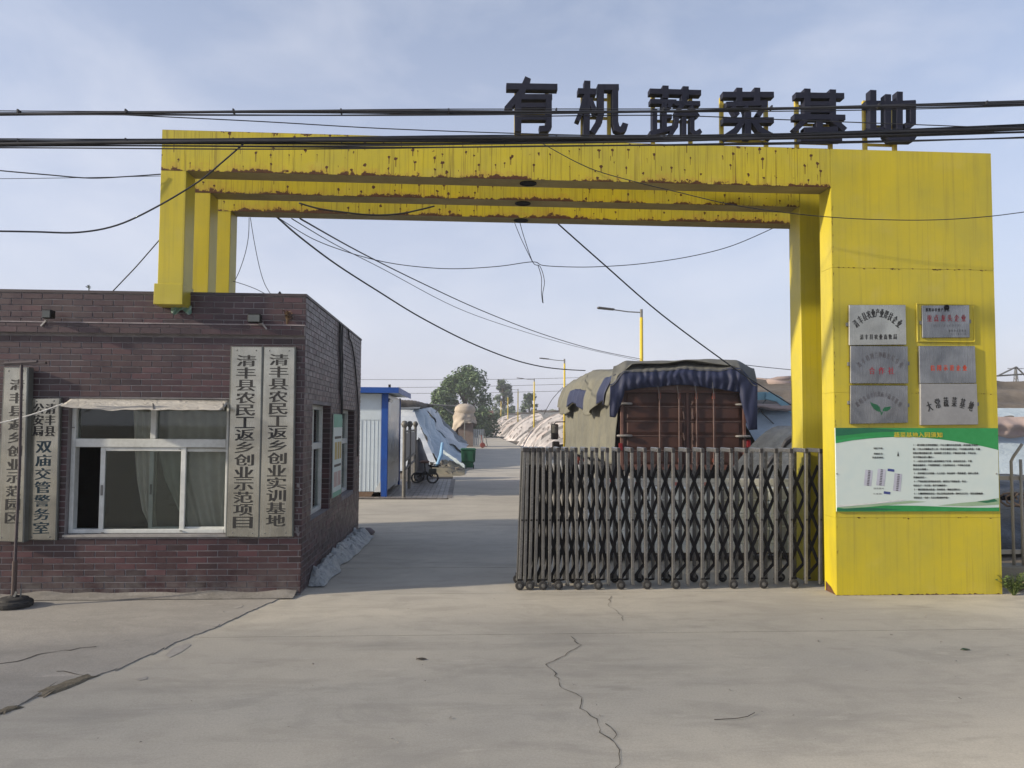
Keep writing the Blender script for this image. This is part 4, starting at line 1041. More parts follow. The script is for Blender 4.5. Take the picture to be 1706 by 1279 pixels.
# stacked white foam boxes behind the gate
FOAM = M('white_foam', (.88, .90, .88), (.72, .75, .74), 3, .75, bump=.15, bsc=90)
TAPE = M('red_tape', (.45, .03, .03), (.55, .3, .28), 30, .5)
BY0 = 9.55
bxl, bxr = X_(980, 870, BY0), X_(1331, 870, BY0)
bz1 = Z_(1150, 812, BY0); bz0 = .10
NL, NC = 5, 7
hh = (bz1-bz0)/NL; ww = (bxr-bxl)/NC
ordn = ['first', 'second', 'third', 'fourth', 'fifth', 'sixth', 'seventh']; lay = ['bottom', 'second lowest', 'middle', 'second highest', 'top']
rnd = random.Random(3)
mesh_b = {}
for r in range(NL):
    for c in range(NC):
        cx, cz = bxl+ww*(c+.5), bz0+hh*r
        lab = 'white foam box behind the gate, '+ordn[c]+' from left in the '+lay[r]+' layer'
        t = thing('foam_box', lab, 'box', (cx+rnd.uniform(-.006, .006), BY0+rnd.uniform(-.015, .015), cz), 'white foam boxes stacked behind the gate')
        if not mesh_b:
            w, d, h = ww-.012, .42, hh-.004
            m_ = MB(); m_.box(-w/2+.004, w/2-.004, .004, d-.004, .0, h*.70); mesh_b['tub'] = m_.mesh('tub'); mesh_b['tub'].materials.append(FOAM)
            m_ = MB(); m_.box(-w/2, w/2, 0, d, h*.705, h); mesh_b['lid'] = m_.mesh('lid'); mesh_b['lid'].materials.append(FOAM)
            m_ = MB(); m_.box(-.035, .035, -.0022, -.0005, h*.1, h); mesh_b['tape'] = m_.mesh('tape'); mesh_b['tape'].materials.append(M('clear_tape', (.42, .42, .40), None, 9, .3))
        for nm in ('tub', 'lid', 'tape'):
            o = bpy.data.objects.new(nm, mesh_b[nm]); COL.objects.link(o); o.parent = t; ORG[o] = ORG[t]
            if nm != 'tape':
                b_ = o.modifiers.new('bevel', 'BEVEL'); b_.width = .010; b_.segments = 2
pal = thing('pallet', 'dark wooden pallet under the stacked foam boxes', 'pallet', ((bxl+bxr)/2, BY0+.2, 0))
WOOD = M('grey_wood', (.10, .085, .07), (.05, .042, .036), 9, .9)
for k in range(4):
    m_ = MB(); y = BY0+.02+k*.12; m_.box(bxl-.02, bxr+.02, y, y+.09, .078, .098); m_.build('plank', WOOD, pal)
for k in range(5):
    m_ = MB(); x = lerp(bxl, bxr-.09, k/4); m_.box(x, x+.09, BY0+.02, BY0+.47, .0, .0775); m_.build('block', WOOD, pal)
# printed barrier board lying along the top of the stack
zt0 = bz1+.004
t = thing('barrier_board', 'white board with red stripes lying along the top of the foam boxes', 'board', ((bxl+bxr)/2, BY0+.05, zt0))
m_ = MB(); m_.box(bxl, bxr, BY0+.03, BY0+.06, zt0, zt0+.105); m_.build('board', WHITEP, t, bevel=.003)
m_ = MB(); m3 = MB()
for k, px in enumerate((1020, 1062, 1127, 1177, 1297)):
    x = X_(px, 805, BY0+.03); z = zt0+(.06 if k in (0,) else .02); m_.box(x-.03, x+.03, BY0+.027, BY0+.0297, z, z+.04)
for k in range(26):
    x = lerp(bxl+.03, bxr-.03, k/25); m3.box(x-.025, x+.02, BY0+.0275, BY0+.0297, zt0+.048, zt0+.053) if k % 2 else m3.box(x-.028, x+.028, BY0+.0275, BY0+.0297, zt0+.015+.06*(k % 3 == 0), zt0+.02+.06*(k % 3 == 0))
m_.build('red_patch', TAPE, t); m3.build('dark_stripe', GREYI, t)

# ------------------------------------------------------------------ cargo truck
TY0, TY1 = 14.3, 21.6
tx0, tx1 = X_(1034, 730, TY0), X_(1243, 730, TY0)
tz1 = Z_(1140, 650, TY0); tzb = .95
truck = thing('cargo_truck', 'parked cargo truck with dark red doors and a grey green tarpaulin over its load', 'truck', ((tx0+tx1)/2, (TY0+TY1)/2, 0))
RB = M('truck_red_brown', (.070, .030, .022), (.046, .022, .017), 2.5, .5, bump=.1)
RBD = M('truck_dark_brown', (.035, .017, .014), None, 4, .6)
RODM = M('truck_rod', (.20, .14, .125), (.12, .08, .07), 9, .45, .4)
m_ = MB(); m_.box(tx0+.06, tx1-.06, TY0+.06, TY1, tzb, tz1-.02); m_.build('cargo_body', RBD, truck)
m_ = MB()
fw = .055
m_.box(tx0, tx0+fw, TY0, TY0+.12, tzb-.1, tz1); m_.box(tx1-fw, tx1, TY0, TY0+.12, tzb-.1, tz1); m_.box(tx0+fw, tx1-fw, TY0, TY0+.12, tz1-.045, tz1); m_.box(tx0+fw, tx1-fw, TY0, TY0+.12, tzb-.1, tzb)
m_.build('door_frame', M('truck_frame', (.15, .075, .06), (.10, .05, .04), 6, .5), truck, bevel=.005)
xm = X_(1146, 730, TY0)
bands = [Z_(1100, y, TY0) for y in (655, 683, 686.5, 710, 713, 735, 738, 762, 765, 790, 800)]
def door(xa, xb, lab):
    m_ = MB(); m_.box(xa, xb, TY0+.03, TY0+.055, tzb+.003, tz1-.048); d = m_.build('door', RB, truck); 
    prev = tz1-.05
    for k in range(6):
        zt_ = tz1-.06-k*.275; zb_ = zt_-.235
        if zb_ < tzb: break
        m_ = MB(); b_ = .028
        m_.add([(xa+.05, TY0+.0295, zb_), (xb-.05, TY0+.0295, zb_), (xb-.05, TY0+.0295, zt_), (xa+.05, TY0+.0295, zt_), (xa+.08, TY0+.008, zb_+b_*2), (xb-.08, TY0+.008, zb_+b_*2), (xb-.08, TY0+.008, zt_-.008), (xa+.08, TY0+.008, zt_-.008)],
               [(4,5,6,7),(0,1,5,4),(1,2,6,5),(2,3,7,6),(3,0,4,7)]); m_.build('panel', RB, d)
        m_ = MB(); m_.box(xa+.03, xb-.03, TY0+.018, TY0+.029, zb_-.022, zb_-.010); m_.build('seam_strip', RODM, d)
    return d
d1 = door(tx0+fw+.004, xm-.022, ''); d2 = door(xm+.022, tx1-fw-.004, '')
m_ = MB(); m_.box(xm-.019, xm+.019, TY0+.012, TY0+.06, tzb+.003, tz1-.05); m_.build('centre_post', M('truck_frame', (.15, .075, .06)), truck)
for px in (1098.5, 1131, 1160, 1188.5):
    x = X_(px, 700, TY0); m_ = MB(); m_.tube([(x, TY0-.022, tzb-.02), (x, TY0-.022, tz1-.03)], .015, 8); o = m_.build('lock_rod', RODM, truck)
    m_ = MB(); m_.box(x-.025, x+.025, TY0-.035, TY0-.002, tz1-.16, tz1-.05); m_.box(x-.022, x+.022, TY0-.032, TY0-.002, tzb+.05, tzb+.12); m_.build('rod_keeper', M('truck_hook_red', (.22, .07, .05), None, 8, .5), o)
for px in (1137, 1152):
    for z in (1.55, 1.95):
        x = X_(px, 700, TY0); m_ = MB(); m_.bar((x, TY0-.04, z), (x+.02, TY0-.04, z-.14), .02, .015); m_.build('handle', RODM, truck)
for xx, s in ((tx0+.05, 1), (tx1-.05, -1)):
    for py in (673, 726):
        z = Z_(1140, py, TY0); m_ = MB(); m_.lathe([(0, -.02), (.13, -.02), (.15, -.008), (.15, .008), (.13, .02), (0, .02)], (xx+.02*s, TY0-.03, z), 16)
        o = m_.build('hinge', M('pale_hinge', (.30, .28, .26), (.2, .19, .18), 9, .5, .3), truck)
        o.scale = (1, .45, 1); o.location.y = (TY0-.03-ORG[truck].y)*(1-.45)
REF = M('red_reflector', (.22, .015, .02), None, 6, .3)
for (px, py0, py1) in ((1247, 680, 700), (1034, 738, 750), (1247, 732, 745)):
    x = X_(px, 700, TY0-.02); m_ = MB(); m_.box(x-.035, x+.035, TY0-.03, TY0-.001, Z_(px, py1, TY0), Z_(px, py0, TY0)); m_.build('reflector', REF, truck, bevel=.004)
m_ = MB(); m_.box(X_(1189, 646, TY0), X_(1202, 646, TY0), TY0-.012, TY0-.001, tz1+.01, tz1+.05); m_.box(tx0+.1, tx1-.1, TY0+.01, TY0+.06, tz1+.001, tz1+.10); m_.build('header', RODM, truck)
# chassis, wheels, bumper, cab, mirror
m_ = MB(); m_.box(tx0+.5, tx0+.62, TY0+.2, TY1+1.6, .70, .88); m_.box(tx1-.62, tx1-.5, TY0+.2, TY1+1.6, .70, .88); m_.box(tx0+.05, tx1-.05, TY0+.12, TY1, .885, .945); m_.build('chassis', BLACK, truck)
m_ = MB(); m_.box(tx0+.1, tx1-.1, TY0+.02, TY0+.14, .48, .62); m_.build('bumper', M('truck_bumper', (.12, .05, .045), None, 5, .6), truck, bevel=.01)
for x in (tx0+.18, tx1-.18):
    for y in (TY0+1.5, TY0+2.7, TY1+.9):
        m_ = MB(); m_.lathe([(.0, -.13), (.26, -.13), (.42, -.12), (.48, -.08), (.48, .08), (.42, .12), (.26, .13), (0, .13)], (x, y, .48), 24, 'X'); w_ = m_.build('wheel', RUBBER, truck, fix=True)
        m_ = MB(); m_.lathe([(.25, -.131), (.2, -.10), (.08, -.10), (.07, -.15), (0, -.15)], (x, y, .48), 16, 'X'); m_.build('rim', GREYM, w_, fix=True)
m_ = MB(); pr = [(tx0+.25, TY1+.12, .55), (tx0+.25, TY1+2.0, .55), (tx0+.25, TY1+2.05, 1.4), (tx0+.25, TY1+1.75, 2.05), (tx0+.25, TY1+.3, 2.15), (tx0+.25, TY1+.12, 2.1)]
m_.prism(pr, (tx1-tx0-.5, 0, 0)); m_.build('cab', M('cab_paint', (.22, .05, .04), None, 3, .35), truck, fix=True, bevel=.04)
yM = TY1+1.5; pm = W(925, 718, yM); pa = W(953, 702, yM)
m_ = MB(); m_.tube([pa+Vector((.5, 0, 0)), pa, W(926, 703, yM), W(922, 708, yM)], .018, 6); mi = m_.build('mirror_arm', BLACK, truck)
m_ = MB(); a, b = W(918, 706, yM), W(930, 732, yM); m_.box(a.x, b.x, yM-.06, yM+.06, b.z, a.z); m_.build('mirror', BLACK, mi, bevel=.03)
m_ = MB(); m_.box(a.x+.02, b.x-.02, yM-.068, yM-.061, b.z+.2, a.z-.02); m_.build('mirror_glass', M('mirror_face', (.5, .5, .5), None, 5, .1, .9), mi)
m_ = MB(); a, b = W(920, 735, yM), W(932, 754, yM); m_.box(a.x, b.x, yM-.05, yM+.05, b.z, a.z); m_.build('mirror', BLACK, mi, bevel=.03)
m_ = MB(); m_.box(tx0+.1, tx0+.16, TY0+3.6, TY0+5.9, .35, .75); m_.box(tx0+.10, tx0+.4, TY0+3.7, TY0+4.6, .4, .85); m_.build('fuel_tank', GREYM, truck, bevel=.02)
# tarpaulins: canvas cover along the side and top, navy lining hanging over the doors
CANV = M('canvas_tarp', (.155, .150, .115), (.10, .10, .085), 1.6, .85, bump=.3, bsc=18)
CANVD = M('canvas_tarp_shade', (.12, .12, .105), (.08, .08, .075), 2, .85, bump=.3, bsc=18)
NAVT = M('navy_tarp', (.010, .015, .048), (.020, .026, .062), 2.2, .55, bump=.3, bsc=14)
ztop = Z_(1140, 602, TY0); ztf = Z_(1000, 612, 19)
def nz(*a): return noise.noise(Vector(a))
def side(u, v):
    y = lerp(TY0+.02, TY1+.1, u); z = lerp(2.45, .95+.10*nz(y*.9, 0, 4), v)
    x = tx0-.03-.035*math.sin(y*8+nz(y*2, v*2, 0)*2.5)*(.4+.6*v)-.07*v+.025*nz(y*3, z*1.5, 7)
    return (x, y, z)
m_ = MB(); m_.grid(side, 150, 16); m_.build('side_canvas', CANV, truck, smooth=True, thick=.01)
def topc(u, v):                                  # from the right edge over the load and down on the left
    y = lerp(TY0-.10, TY1+.3, u)
    lump = .06*math.sin(y*1.05+.8)+.07*nz(y*.8, 3, 0)+.025*(y-TY0)
    low = 2.02+.14*math.sin(y*1.7+1.2)+.06*nz(y*2, 0, 0)
    arc = [(tx1+.07, tz1-.62), (tx1+.09, tz1+.12), (tx1-.22, ztop-.09), (tx1-.85, ztop), ((tx0+tx1)/2, ztop+.02), (tx0+.75, ztop-.02), (tx0+.20, ztop-.06), (tx0-.07, ztop-.26), (tx0-.17, lerp(ztop-.36, low, .5)), (tx0-.20, low)]
    f = v*(len(arc)-1); i = min(int(f), len(arc)-2); t = f-i
    x = lerp(arc[i][0], arc[i+1][0], t); z = lerp(arc[i][1], arc[i+1][1], t)
    hang = sstep(.68, .9, v)
    k = sstep(.15, .35, v)*(1-hang*.6)
    z += lump*k+.03*nz(y*2.1, x*2, 3)
    x -= hang*(.05*math.sin(y*7.5+2*nz(y, v*3, 1))+.04)
    return (x, y, z)
UN = 110
def part_top(name, m, u0, u1, v0, v1, nu, nv, off=0):
    m_ = MB()
    def f(u, v):
        p = Vector(topc(lerp(u0, u1, u), lerp(v0, v1, v))); return p+Vector((-off, 0, 0))
    m_.grid(f, nu, nv); return m_.build(name, m, truck, smooth=True, thick=.012)
part_top('top_canvas', CANV, 0, 1, 0, 1, 120, 60)
# navy lining where the cover's edge is folded back
part_top('navy_fold', NAVT, .42, .70, .84, .99, 30, 10, .035)
part_top('navy_fold', NAVT, .02, .13, .76, 1.0, 20, 14, .035)
def flap(u, v):
    px = lerp(1016, 1262, u)
    ty_ = 616+2*math.sin(u*9)+24*(1-sstep(0, .10, u))+22*sstep(.88, 1, u)+3*nz(u*9, 0, 3)-6*sstep(.72, .84, u)*(1-sstep(.84, .97, u))
    by_ = 650-8*sstep(.1, .40, u)+10*sstep(.55, .85, u)+1.0*math.sin(u*23)+1.2*nz(u*14, 5, 0)
    if u < .10: by_ += 44*min(1, (1-u/.10)*1.6)**.8
    if u > .88: by_ += 64*min(1, (u-.88)/.06)**.8
    py = lerp(ty_, by_, v)
    fold = .030*math.sin(u*120+5*nz(u*6, v*1.5, 5))*(.3+.7*v)*(.5+nz(u*9, 0, 8))+.03*nz(u*26, v*2, 2)
    p = W(px, py, TY0-.13-.05*math.sin(v*3.0)); p.y += fold
    return p
m_ = MB(); m_.grid(flap, 170, 16); m_.build('rear_flap', NAVT, truck, smooth=True, thick=.008)
def brow(u, v):                                  # canvas rounding the top edge above the navy lining
    px = lerp(1016, 1262, u); p1 = Vector(flap(u, 0.06))
    q = Vector(topc(0, 0.5)); top = W(lerp(1022, 1256, u), 600+10*(1-sstep(0, .10, u))+1.5*math.sin(u*7)+13*sstep(.86, 1, u)+1.5*nz(u*8, 1, 1), TY0+.35)
    p = top.lerp(p1, v); p.y -= .12*math.sin(v*3.14)*0+.012*nz(u*40, v*2, 1)*v+.012; p.z += .02*math.sin(v*3.14)
    return p
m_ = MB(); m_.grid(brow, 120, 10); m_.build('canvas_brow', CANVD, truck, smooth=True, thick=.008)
# ropes over the cover
for px in (1098, 1130, 1160, 1189):
    m_ = MB(); m_.tube([W(px-2, 640-3*math.sin(px), TY0-.24), W(px, 655, TY0-.18), W(px, 664, TY0-.06)], .006, 4); m_.build('rope', M('grey_rope', (.14, .14, .14)), truck)

# ------------------------------------------------------------------ prefab shed, notice rack, three-wheeler
SY0, SY1 = 17.9, 21.5
sx1 = X_(645, 760, SY0); sz1 = Z_(640, 655, SY0)
shed = thing('prefab_shed', 'white sandwich panel shed with a blue roof edge and blue corner post', 'shed', (sx1-1.5, SY0+1.8, 0))
SHW = M('shed_panel', (.60, .68, .74), (.50, .57, .62), 1.2, .42)
SHB = M('shed_blue', (.018, .085, .36), (.015, .06, .26), 2, .4)
m_ = MB(); m_.box(sx1-4.2, sx1-.05, SY0+.05, SY1-.02, .12, sz1-.02); m_.build('core', SHW, shed)
n = 9; pwid = 4.0/n
for k in range(n):
    m_ = MB(); a = sx1-4.15+k*pwid; m_.box(a+.004, a+pwid-.004, SY0+.025, SY0+.0495, .13, sz1-.62-.006); m_.build('wall_panel', SHW, shed)
    for j in range(6):
        if k > n-4: 
            pass
m_ = MB(); m_.box(sx1-4.15, sx1-.152, SY0+.026, SY0+.0495, sz1-.615, sz1-.01); m_.build('wall_panel', SHW, shed)
m_ = MB()
for k in range(44):
    x = sx1-4.1+k*.09; m_.box(x, x+.010, SY0+.0195, SY0+.0249, .14, sz1-.63)
o = m_.build('rib', SHW, shed); o['kind'] = 'stuff'
for k in range(4):
    a = lerp(SY0+.16, SY1-.1, k/4); b = lerp(SY0+.16, SY1-.1, (k+1)/4); m_ = MB(); m_.box(sx1-.0495, sx1-.02, a+.006, b-.006, .13, sz1-.02); m_.build('wall_panel', M('shed_side_panel_lightened', (.74, .77, .78), (.64, .67, .68), 1.5, .22), shed)  # side panels coloured paler to stand in for light reflected off them
m_ = MB(); m_.box(sx1-.14, sx1+.004, SY0, SY0+.15, .0, sz1-.003); m_.box(sx1-.05, sx1+.004, SY1-.09, SY1, 0, sz1-.003); m_.build('corner_post', SHB, shed, bevel=.005)
m_ = MB(); m_.box(sx1-4.3, sx1+.26, SY0-.22, SY0-.195, sz1-.0, sz1+.13); m_.box(sx1+.24, sx1+.262, SY0-.19, SY1+.2, sz1, sz1+.13); m_.build('fascia', SHB, shed)
m_ = MB(); m_.box(sx1-4.3, sx1+.238, SY0-.194, SY1+.2, sz1+.03, sz1+.12); m_.build('roof', SHW, shed)
m_ = MB(); m_.box(sx1-4.2, sx1-.13, SY0+.0, SY0+.20, 0, .118); m_.build('brick_footing', M('footing', (.22, .15, .10), (.15, .10, .07), 12, .9), shed)
p = W(650, 668, SY0-.02); m_ = MB(); m_.tube([(sx1-.02, SY0+.3, p.z+.05), (sx1+.08, SY0-.0, p.z)], .04, 8); m_.build('security_camera', WHITEP, shed)
m_ = MB(); p = W(649, 647, SY0-.1); m_.tube([(p.x, p.y, sz1+.13), (p.x, p.y, sz1+.2)], .03, 6); m_.build('roof_fitting', BLACK, shed)
# white sheet flapping at the base
m_ = MB(); m_.prism([W(x, y, SY0+.01) for x, y in ((617, 829), (634, 800), (634, 828))], (0, -.01, 0)); m_.build('torn_film', M('white_film', (.6, .63, .64)), shed, fix=True)
# notice rack
STN = M('weathered_rack_steel', (.17, .165, .15), (.11, .105, .095), 6, .6, .3)
nr = thing('notice_rack', 'empty grey steel notice rack with ball topped posts beside the shed', 'notice board', (sx1+.45, 19, 0))
rp = [G(672.5, 829), G(681.5, 814), G(691, 802)]
rz = Z_(672, 712, rp[0].y)
for i, p in enumerate(rp):
    m_ = MB(); m_.tube([(p.x, p.y, 0), (p.x, p.y, rz)], .042, 10); o = m_.build('post', STN, nr)
    m_ = MB(); m_.lathe([(.0, -.085), (.05, -.07), (.085, 0), (.05, .07), (0, .085)], (p.x, p.y, rz+.075), 12); m_.build('finial', STN, o, smooth=True)
for a, b in zip(rp, rp[1:]):
    for z in (rz-.10, .62, .82):
        m_ = MB(); m_.bar((a.x, a.y+.03, z), (b.x, b.y-.03, z), .035, .05); m_.build('rail', STN, nr)
    m_ = MB(); m_.prism([(a.x-.01, a.y+.05, .86), (b.x-.01, b.y-.05, .86), (b.x-.01, b.y-.05, rz-.14), (a.x-.01, a.y+.05, rz-.14)], (.02, 0, 0)); m_.build('board', M('faded_board', (.30, .29, .27), (.22, .21, .2), 3, .7), nr, fix=True)
# paving of bricks in front of the rack: geometry joined, too small to pick apart
PAV = brick_mat('paver', (.13, .12, .11), (.20, .175, .15))
m_ = MB(); y = 17.55; r = 0
while y < 23.5:
    x = -4.6+(.12 if r % 2 else 0)
    while x < -.40:
        m_.add([(x, y, .0), (x+.222, y, .0), (x+.222, y+.108, .0), (x, y+.108, .0), (x+.004, y+.004, .014), (x+.218, y+.004, .014), (x+.218, y+.104, .014), (x+.004, y+.104, .014)], [(4,5,6,7),(0,1,5,4),(1,2,6,5),(2,3,7,6),(3,0,4,7)]); x += .235
    y += .12; r += 1
o = m_.build('brick_paving', PAV); o['kind'] = 'structure'
# three wheeled cargo bike seen end on
eb = G(715, 806); ex, ey = eb.x, eb.y+.1
ek = thing('cargo_tricycle', 'small black electric tricycle with a brown saddle parked by the plastic sheets', 'tricycle', (ex, ey, 0))
def whl(x, y, r, ax='Y'):
    m_ = MB(); m_.lathe([(r*.72, -.035), (r*.94, -.035), (r, 0), (r*.94, .035), (r*.72, .035), (r*.72, -.035)], (x, y, r), 20, ax); w_ = m_.build('wheel', RUBBER, ek, fix=True)
    m_ = MB(); m_.lathe([(0, -.05), (.04, -.05), (.05, 0), (.04, .05), (0, .05)], (x, y, r), 10, ax)
    for k in range(8):
        a = k*.785; d = Vector((math.cos(a), 0, math.sin(a))) if ax == 'Y' else Vector((0, math.cos(a), math.sin(a))); m_.tube([Vector((x, y, r)), Vector((x, y, r))+d*r*.75], .006, 4)
    m_.build('rim', GREYM, w_)
whl(ex+.12, ey-.05, .23); whl(ex-.48, ey+.05, .21); whl(ex-.42, ey+.75, .21)
m_ = MB(); m_.lathe([(0, -.05), (.12, -.045), (.19, 0), (.15, .05), (0, .065)], (ex-.18, ey, .80), 14); m_.build('saddle', M('brown_saddle', (.16, .085, .065), None, 9, .7), ek, smooth=True)
m_ = MB(); m_.tube([(ex-.18, ey, .76), (ex-.16, ey, .45), (ex+.12, ey-.05, .23)], .028, 6); m_.tube([(ex-.16, ey, .45), (ex-.48, ey+.05, .21)], .025, 6); m_.tube([(ex+.12, ey-.05, .25), (ex+.06, ey, .62), (ex+.10, ey, .72)], .022, 6); m_.box(ex-.5, ex-.05, ey+.0, ey+.7, .32, .40); m_.build('frame', BLACK, ek)
m_ = MB(); m_.tube([(ex-.05, ey-.05, .66), (ex+.10, ey, .70), (ex+.40, ey+.05, .68)], .022, 6); m_.box(ex+.0, ex+.34, ey-.08, ey+.05, .60, .66); m_.build('handlebar', BLACK, ek)
m_ = MB(); m_.box(ex-.02, ex+.26, ey-.12, ey+.10, .34, .56); m_.build('battery_box', M('dark_olive', (.05, .055, .045)), ek, bevel=.03)
ek.scale = (.76, .76, .76)
# black sheet heap behind the rack
m_ = MB()
hx = X_(696, 780, 23.5)
def hp(u, v):
    a = u*6.283; r = (1-v); return (hx+.42*r*math.cos(a)*(1+.2*nz(math.cos(a)*2, math.sin(a)*2, v*3)), 23.6+.9*r*math.sin(a), 1.20*(1-r**1.8)*(1+.12*nz(math.cos(a)*2, v*4, 1)))
m_.grid(hp, 24, 8); tag(m_.build('tarp_heap', M('black_sheet', (.018, .018, .02), (.035, .035, .04), 5, .6, bump=.5, bsc=9), smooth=True), 'heap under a black sheet behind the notice rack', 'tarp heap')

# ------------------------------------------------------------------ greenhouses on the left side of the lane
BLU = film_mat('pale_blue_film', (.47, .54, .58), (.34, .41, .46), 1.1, (1, .35, 2.2), .42, .7)
WHF = film_mat('milky_film', (.54, .56, .57), (.40, .43, .45), 1.4, (1, 1, 2), .4, .5)
GRF = film_mat('grey_film', (.20, .22, .23), (.12, .13, .14), 2, (1, 1, 2), .5, .7)
STRAW = quilt_mat('rolled_quilt', [(.09, .085, .08), (.14, .13, .12), (.06, .055, .05), (.11, .10, .09)], 5)
g = thing('greenhouse', 'plastic covered greenhouse with pale blue sheets sloping down to the lane, left side nearest', 'greenhouse', (-5, 33, 0), 'greenhouses along the lane')
gx1 = X_(690, 700, 32)
def g1near(u, v):                                # slack film on the near flank
    x = lerp(-9.0, lerp(gx1, X_(735, 775, 27.5), v), u)
    y = lerp(31.5, 26.8, v); z = lerp(Z_(690, 681, 31.5), .05, v**.9)
    w = .05*math.sin(z*13+nz(x*2, z, 3)*2)+.09*nz(x*1.2, z*2.2, 1)
    return (x, y+w, z)
m_ = MB(); m_.grid(g1near, 60, 50); m_.build('flank_film', WHF, g, smooth=True)
zg = Z_(690, 681, 31.5)
def g1end(u, v):                                 # sheets sloping down towards the lane, fanned folds
    top = Vector((gx1+.1*u, lerp(31.4, 52, u), zg+.30*math.sin(u*3.0)))
    bot = Vector((lerp(X_(735, 775, 27.5), -.05, sstep(0, .22, u)), lerp(26.9, 51.5, u), .06+.35*sstep(.16, .5, u)))
    p = top.lerp(bot, v); f = .11*math.sin(u*130+7*nz(u*9, v*2, 8))*(.3+v)+.30*nz(u*10, v*3.5, 2)+.10*nz(u*34, v*9, 6)
    return p+Vector((f*.7, 0, f*.5-.15*math.sin(v*3.14)))
def g1part(name, m, u0, u1, off, nu):
    m_ = MB()
    def f(u, v):
        uu = lerp(u0+.015*math.sin(v*9), u1+.02*math.sin(v*7+1), u); p = g1end(max(0, uu), v); return p+Vector((off*.6, 0, off))
    m_.grid(f, nu, 26); m_.build(name, m, g, smooth=True)
g1part('end_film', BLU, 0, .30, 0, 130); g1part('loose_film', WHF, .26, .46, .10, 70); g1part('end_film', GRF, .42, 1, .04, 90)
def g1roof(u, v):
    x = lerp(-9, gx1+.2, u); y = lerp(31.4, 50, v); return (x, y, Z_(690, 681, 31.5)+.35*math.sin(v*3.14)+.05*nz(x, y, 0))
m_ = MB(); m_.grid(g1roof, 30, 20); m_.build('roof_film', GRF, g, smooth=True)
ra, rb = W(664, 674, 33), W(722, 678, 33.5)
m_ = MB(); N = 60
pts = [ra.lerp(rb, i/N)+Vector((-2*(1-i/N), 0, .05)) for i in range(N+1)]
m_.tube(pts, [(.20+.035*abs(math.sin(i*1.25)))*(1-.75*sstep(.72, 1, i/N)) for i in range(N+1)], 12); m_.build('quilt_roll', STRAW, g, smooth=True)
m_ = MB(); m_.tube([rb+Vector((-.3, 0, .12)), rb+Vector((1.0, 0, .06))], .03, 6); m_.tube([rb+Vector((.1, .1, -.25)), rb+Vector((.3, .1, .1)), rb+Vector((.9, .1, -.3))], .03, 6); m_.build('roll_shaft', GREYM, g)
p0 = W(737, 738, 27.2); p1 = W(727, 778, 26.5)
m_ = MB(); m_.tube([p0, p0.lerp(p1, .5)+Vector((.06, 0, 0)), p1], [.05, .07, .05], 8); m_.build('film_strip', M('blue_strip', (.22, .40, .58), (.16, .30, .46), 6, .5), g)
m_ = MB()
def fs(u, v): p = W(lerp(738, 775, u), lerp(752, 778, u)+lerp(-3, 3, v), 28-.3*u); return p+Vector((0, 0, .05*nz(u*6, v, 3)))
m_.grid(fs, 20, 4); m_.build('film_strip', BLU, g, smooth=True, thick=.01)
# rubble and weeds along the foot
m_ = MB(); rnd = random.Random(21)
for k in range(260):
    u = rnd.random(); y = lerp(25.5, 33, u); x = lerp(-1.2, .0, rnd.random())-.25*(y < 27); s = rnd.uniform(.04, .16); z = .03+.25*math.exp(-((x+.9)/.5)**2)*(y > 26.5)
    v = [Vector((rnd.uniform(-1, 1), rnd.uniform(-1, 1), rnd.uniform(-.6, .9)))*s+Vector((x, y, z)) for _ in range(4)]
    m_.add(v, [(0, 1, 2), (0, 2, 3), (0, 3, 1), (1, 3, 2)])
o = m_.build('rubble', M('rubble_grey', (.20, .18, .15), (.09, .085, .08), 3, .9)); tag(o, kind='stuff')
m_ = MB()
def soilb(u, v): return (lerp(-1.9, .02, u), lerp(24.8, 36, v), -.005+.28*math.sin(u*3.0)*sstep(0, .25, v)*(1+.5*nz(u*5, v*12, 1)))
m_.grid(soilb, 16, 40); tag(m_.build('verge', M('straw_verge', (.24, .20, .13), (.13, .12, .08), 3, .95, bump=.6, bsc=14), smooth=True), kind='structure')
# wheelie bin
bn = G(780, 781.5); bxx, byy = bn.x, bn.y
bt = thing('wheelie_bin', 'dark green wheeled rubbish bin at the left edge of the lane', 'bin', (bxx, byy+.25, 0))
BGN = M('bin_green', (.010, .085, .040), (.012, .06, .032), 4, .45)
def fr_(hw, hd, z, cy): return [(bxx-hw, cy-hd, z), (bxx+hw, cy-hd, z), (bxx+hw, cy+hd, z), (bxx-hw, cy+hd, z)]
def loft(m_, rings):
    n = len(rings[0]); vs = [p for r in rings for p in r]; fs = [tuple(range(n-1, -1, -1)), tuple((len(rings)-1)*n+k for k in range(n))]
    for i in range(len(rings)-1): fs += [(i*n+k, i*n+(k+1) % n, (i+1)*n+(k+1) % n, (i+1)*n+k) for k in range(n)]
    m_.add(vs, fs)
m_ = MB(); loft(m_, [fr_(.26, .22, .06, byy+.26), fr_(.27, .23, .30, byy+.25), fr_(.35, .28, .34, byy+.25), fr_(.38, .31, .88, byy+.25)]); m_.build('body', BGN, bt, bevel=.02)
m_ = MB(); loft(m_, [fr_(.41, .34, .882, byy+.25), fr_(.41, .34, .93, byy+.25), fr_(.33, .26, .97, byy+.25)]); m_.build('lid', BGN, bt, bevel=.015)
m_ = MB(); m_.box(bxx+.20, bxx+.24, byy-.085, byy-.05, .40, .84); m_.box(bxx-.24, bxx-.20, byy-.085, byy-.05, .40, .84); m_.build('rib', BGN, bt)
for s in (-1, 1):
    m_ = MB(); m_.lathe([(0, -.03), (.09, -.03), (.10, 0), (.09, .03), (0, .03)], (bxx+.28*s, byy+.48, .10), 14, 'X'); m_.build('wheel', RUBBER, bt, fix=True)
bt.scale = (.72, .72, .80)
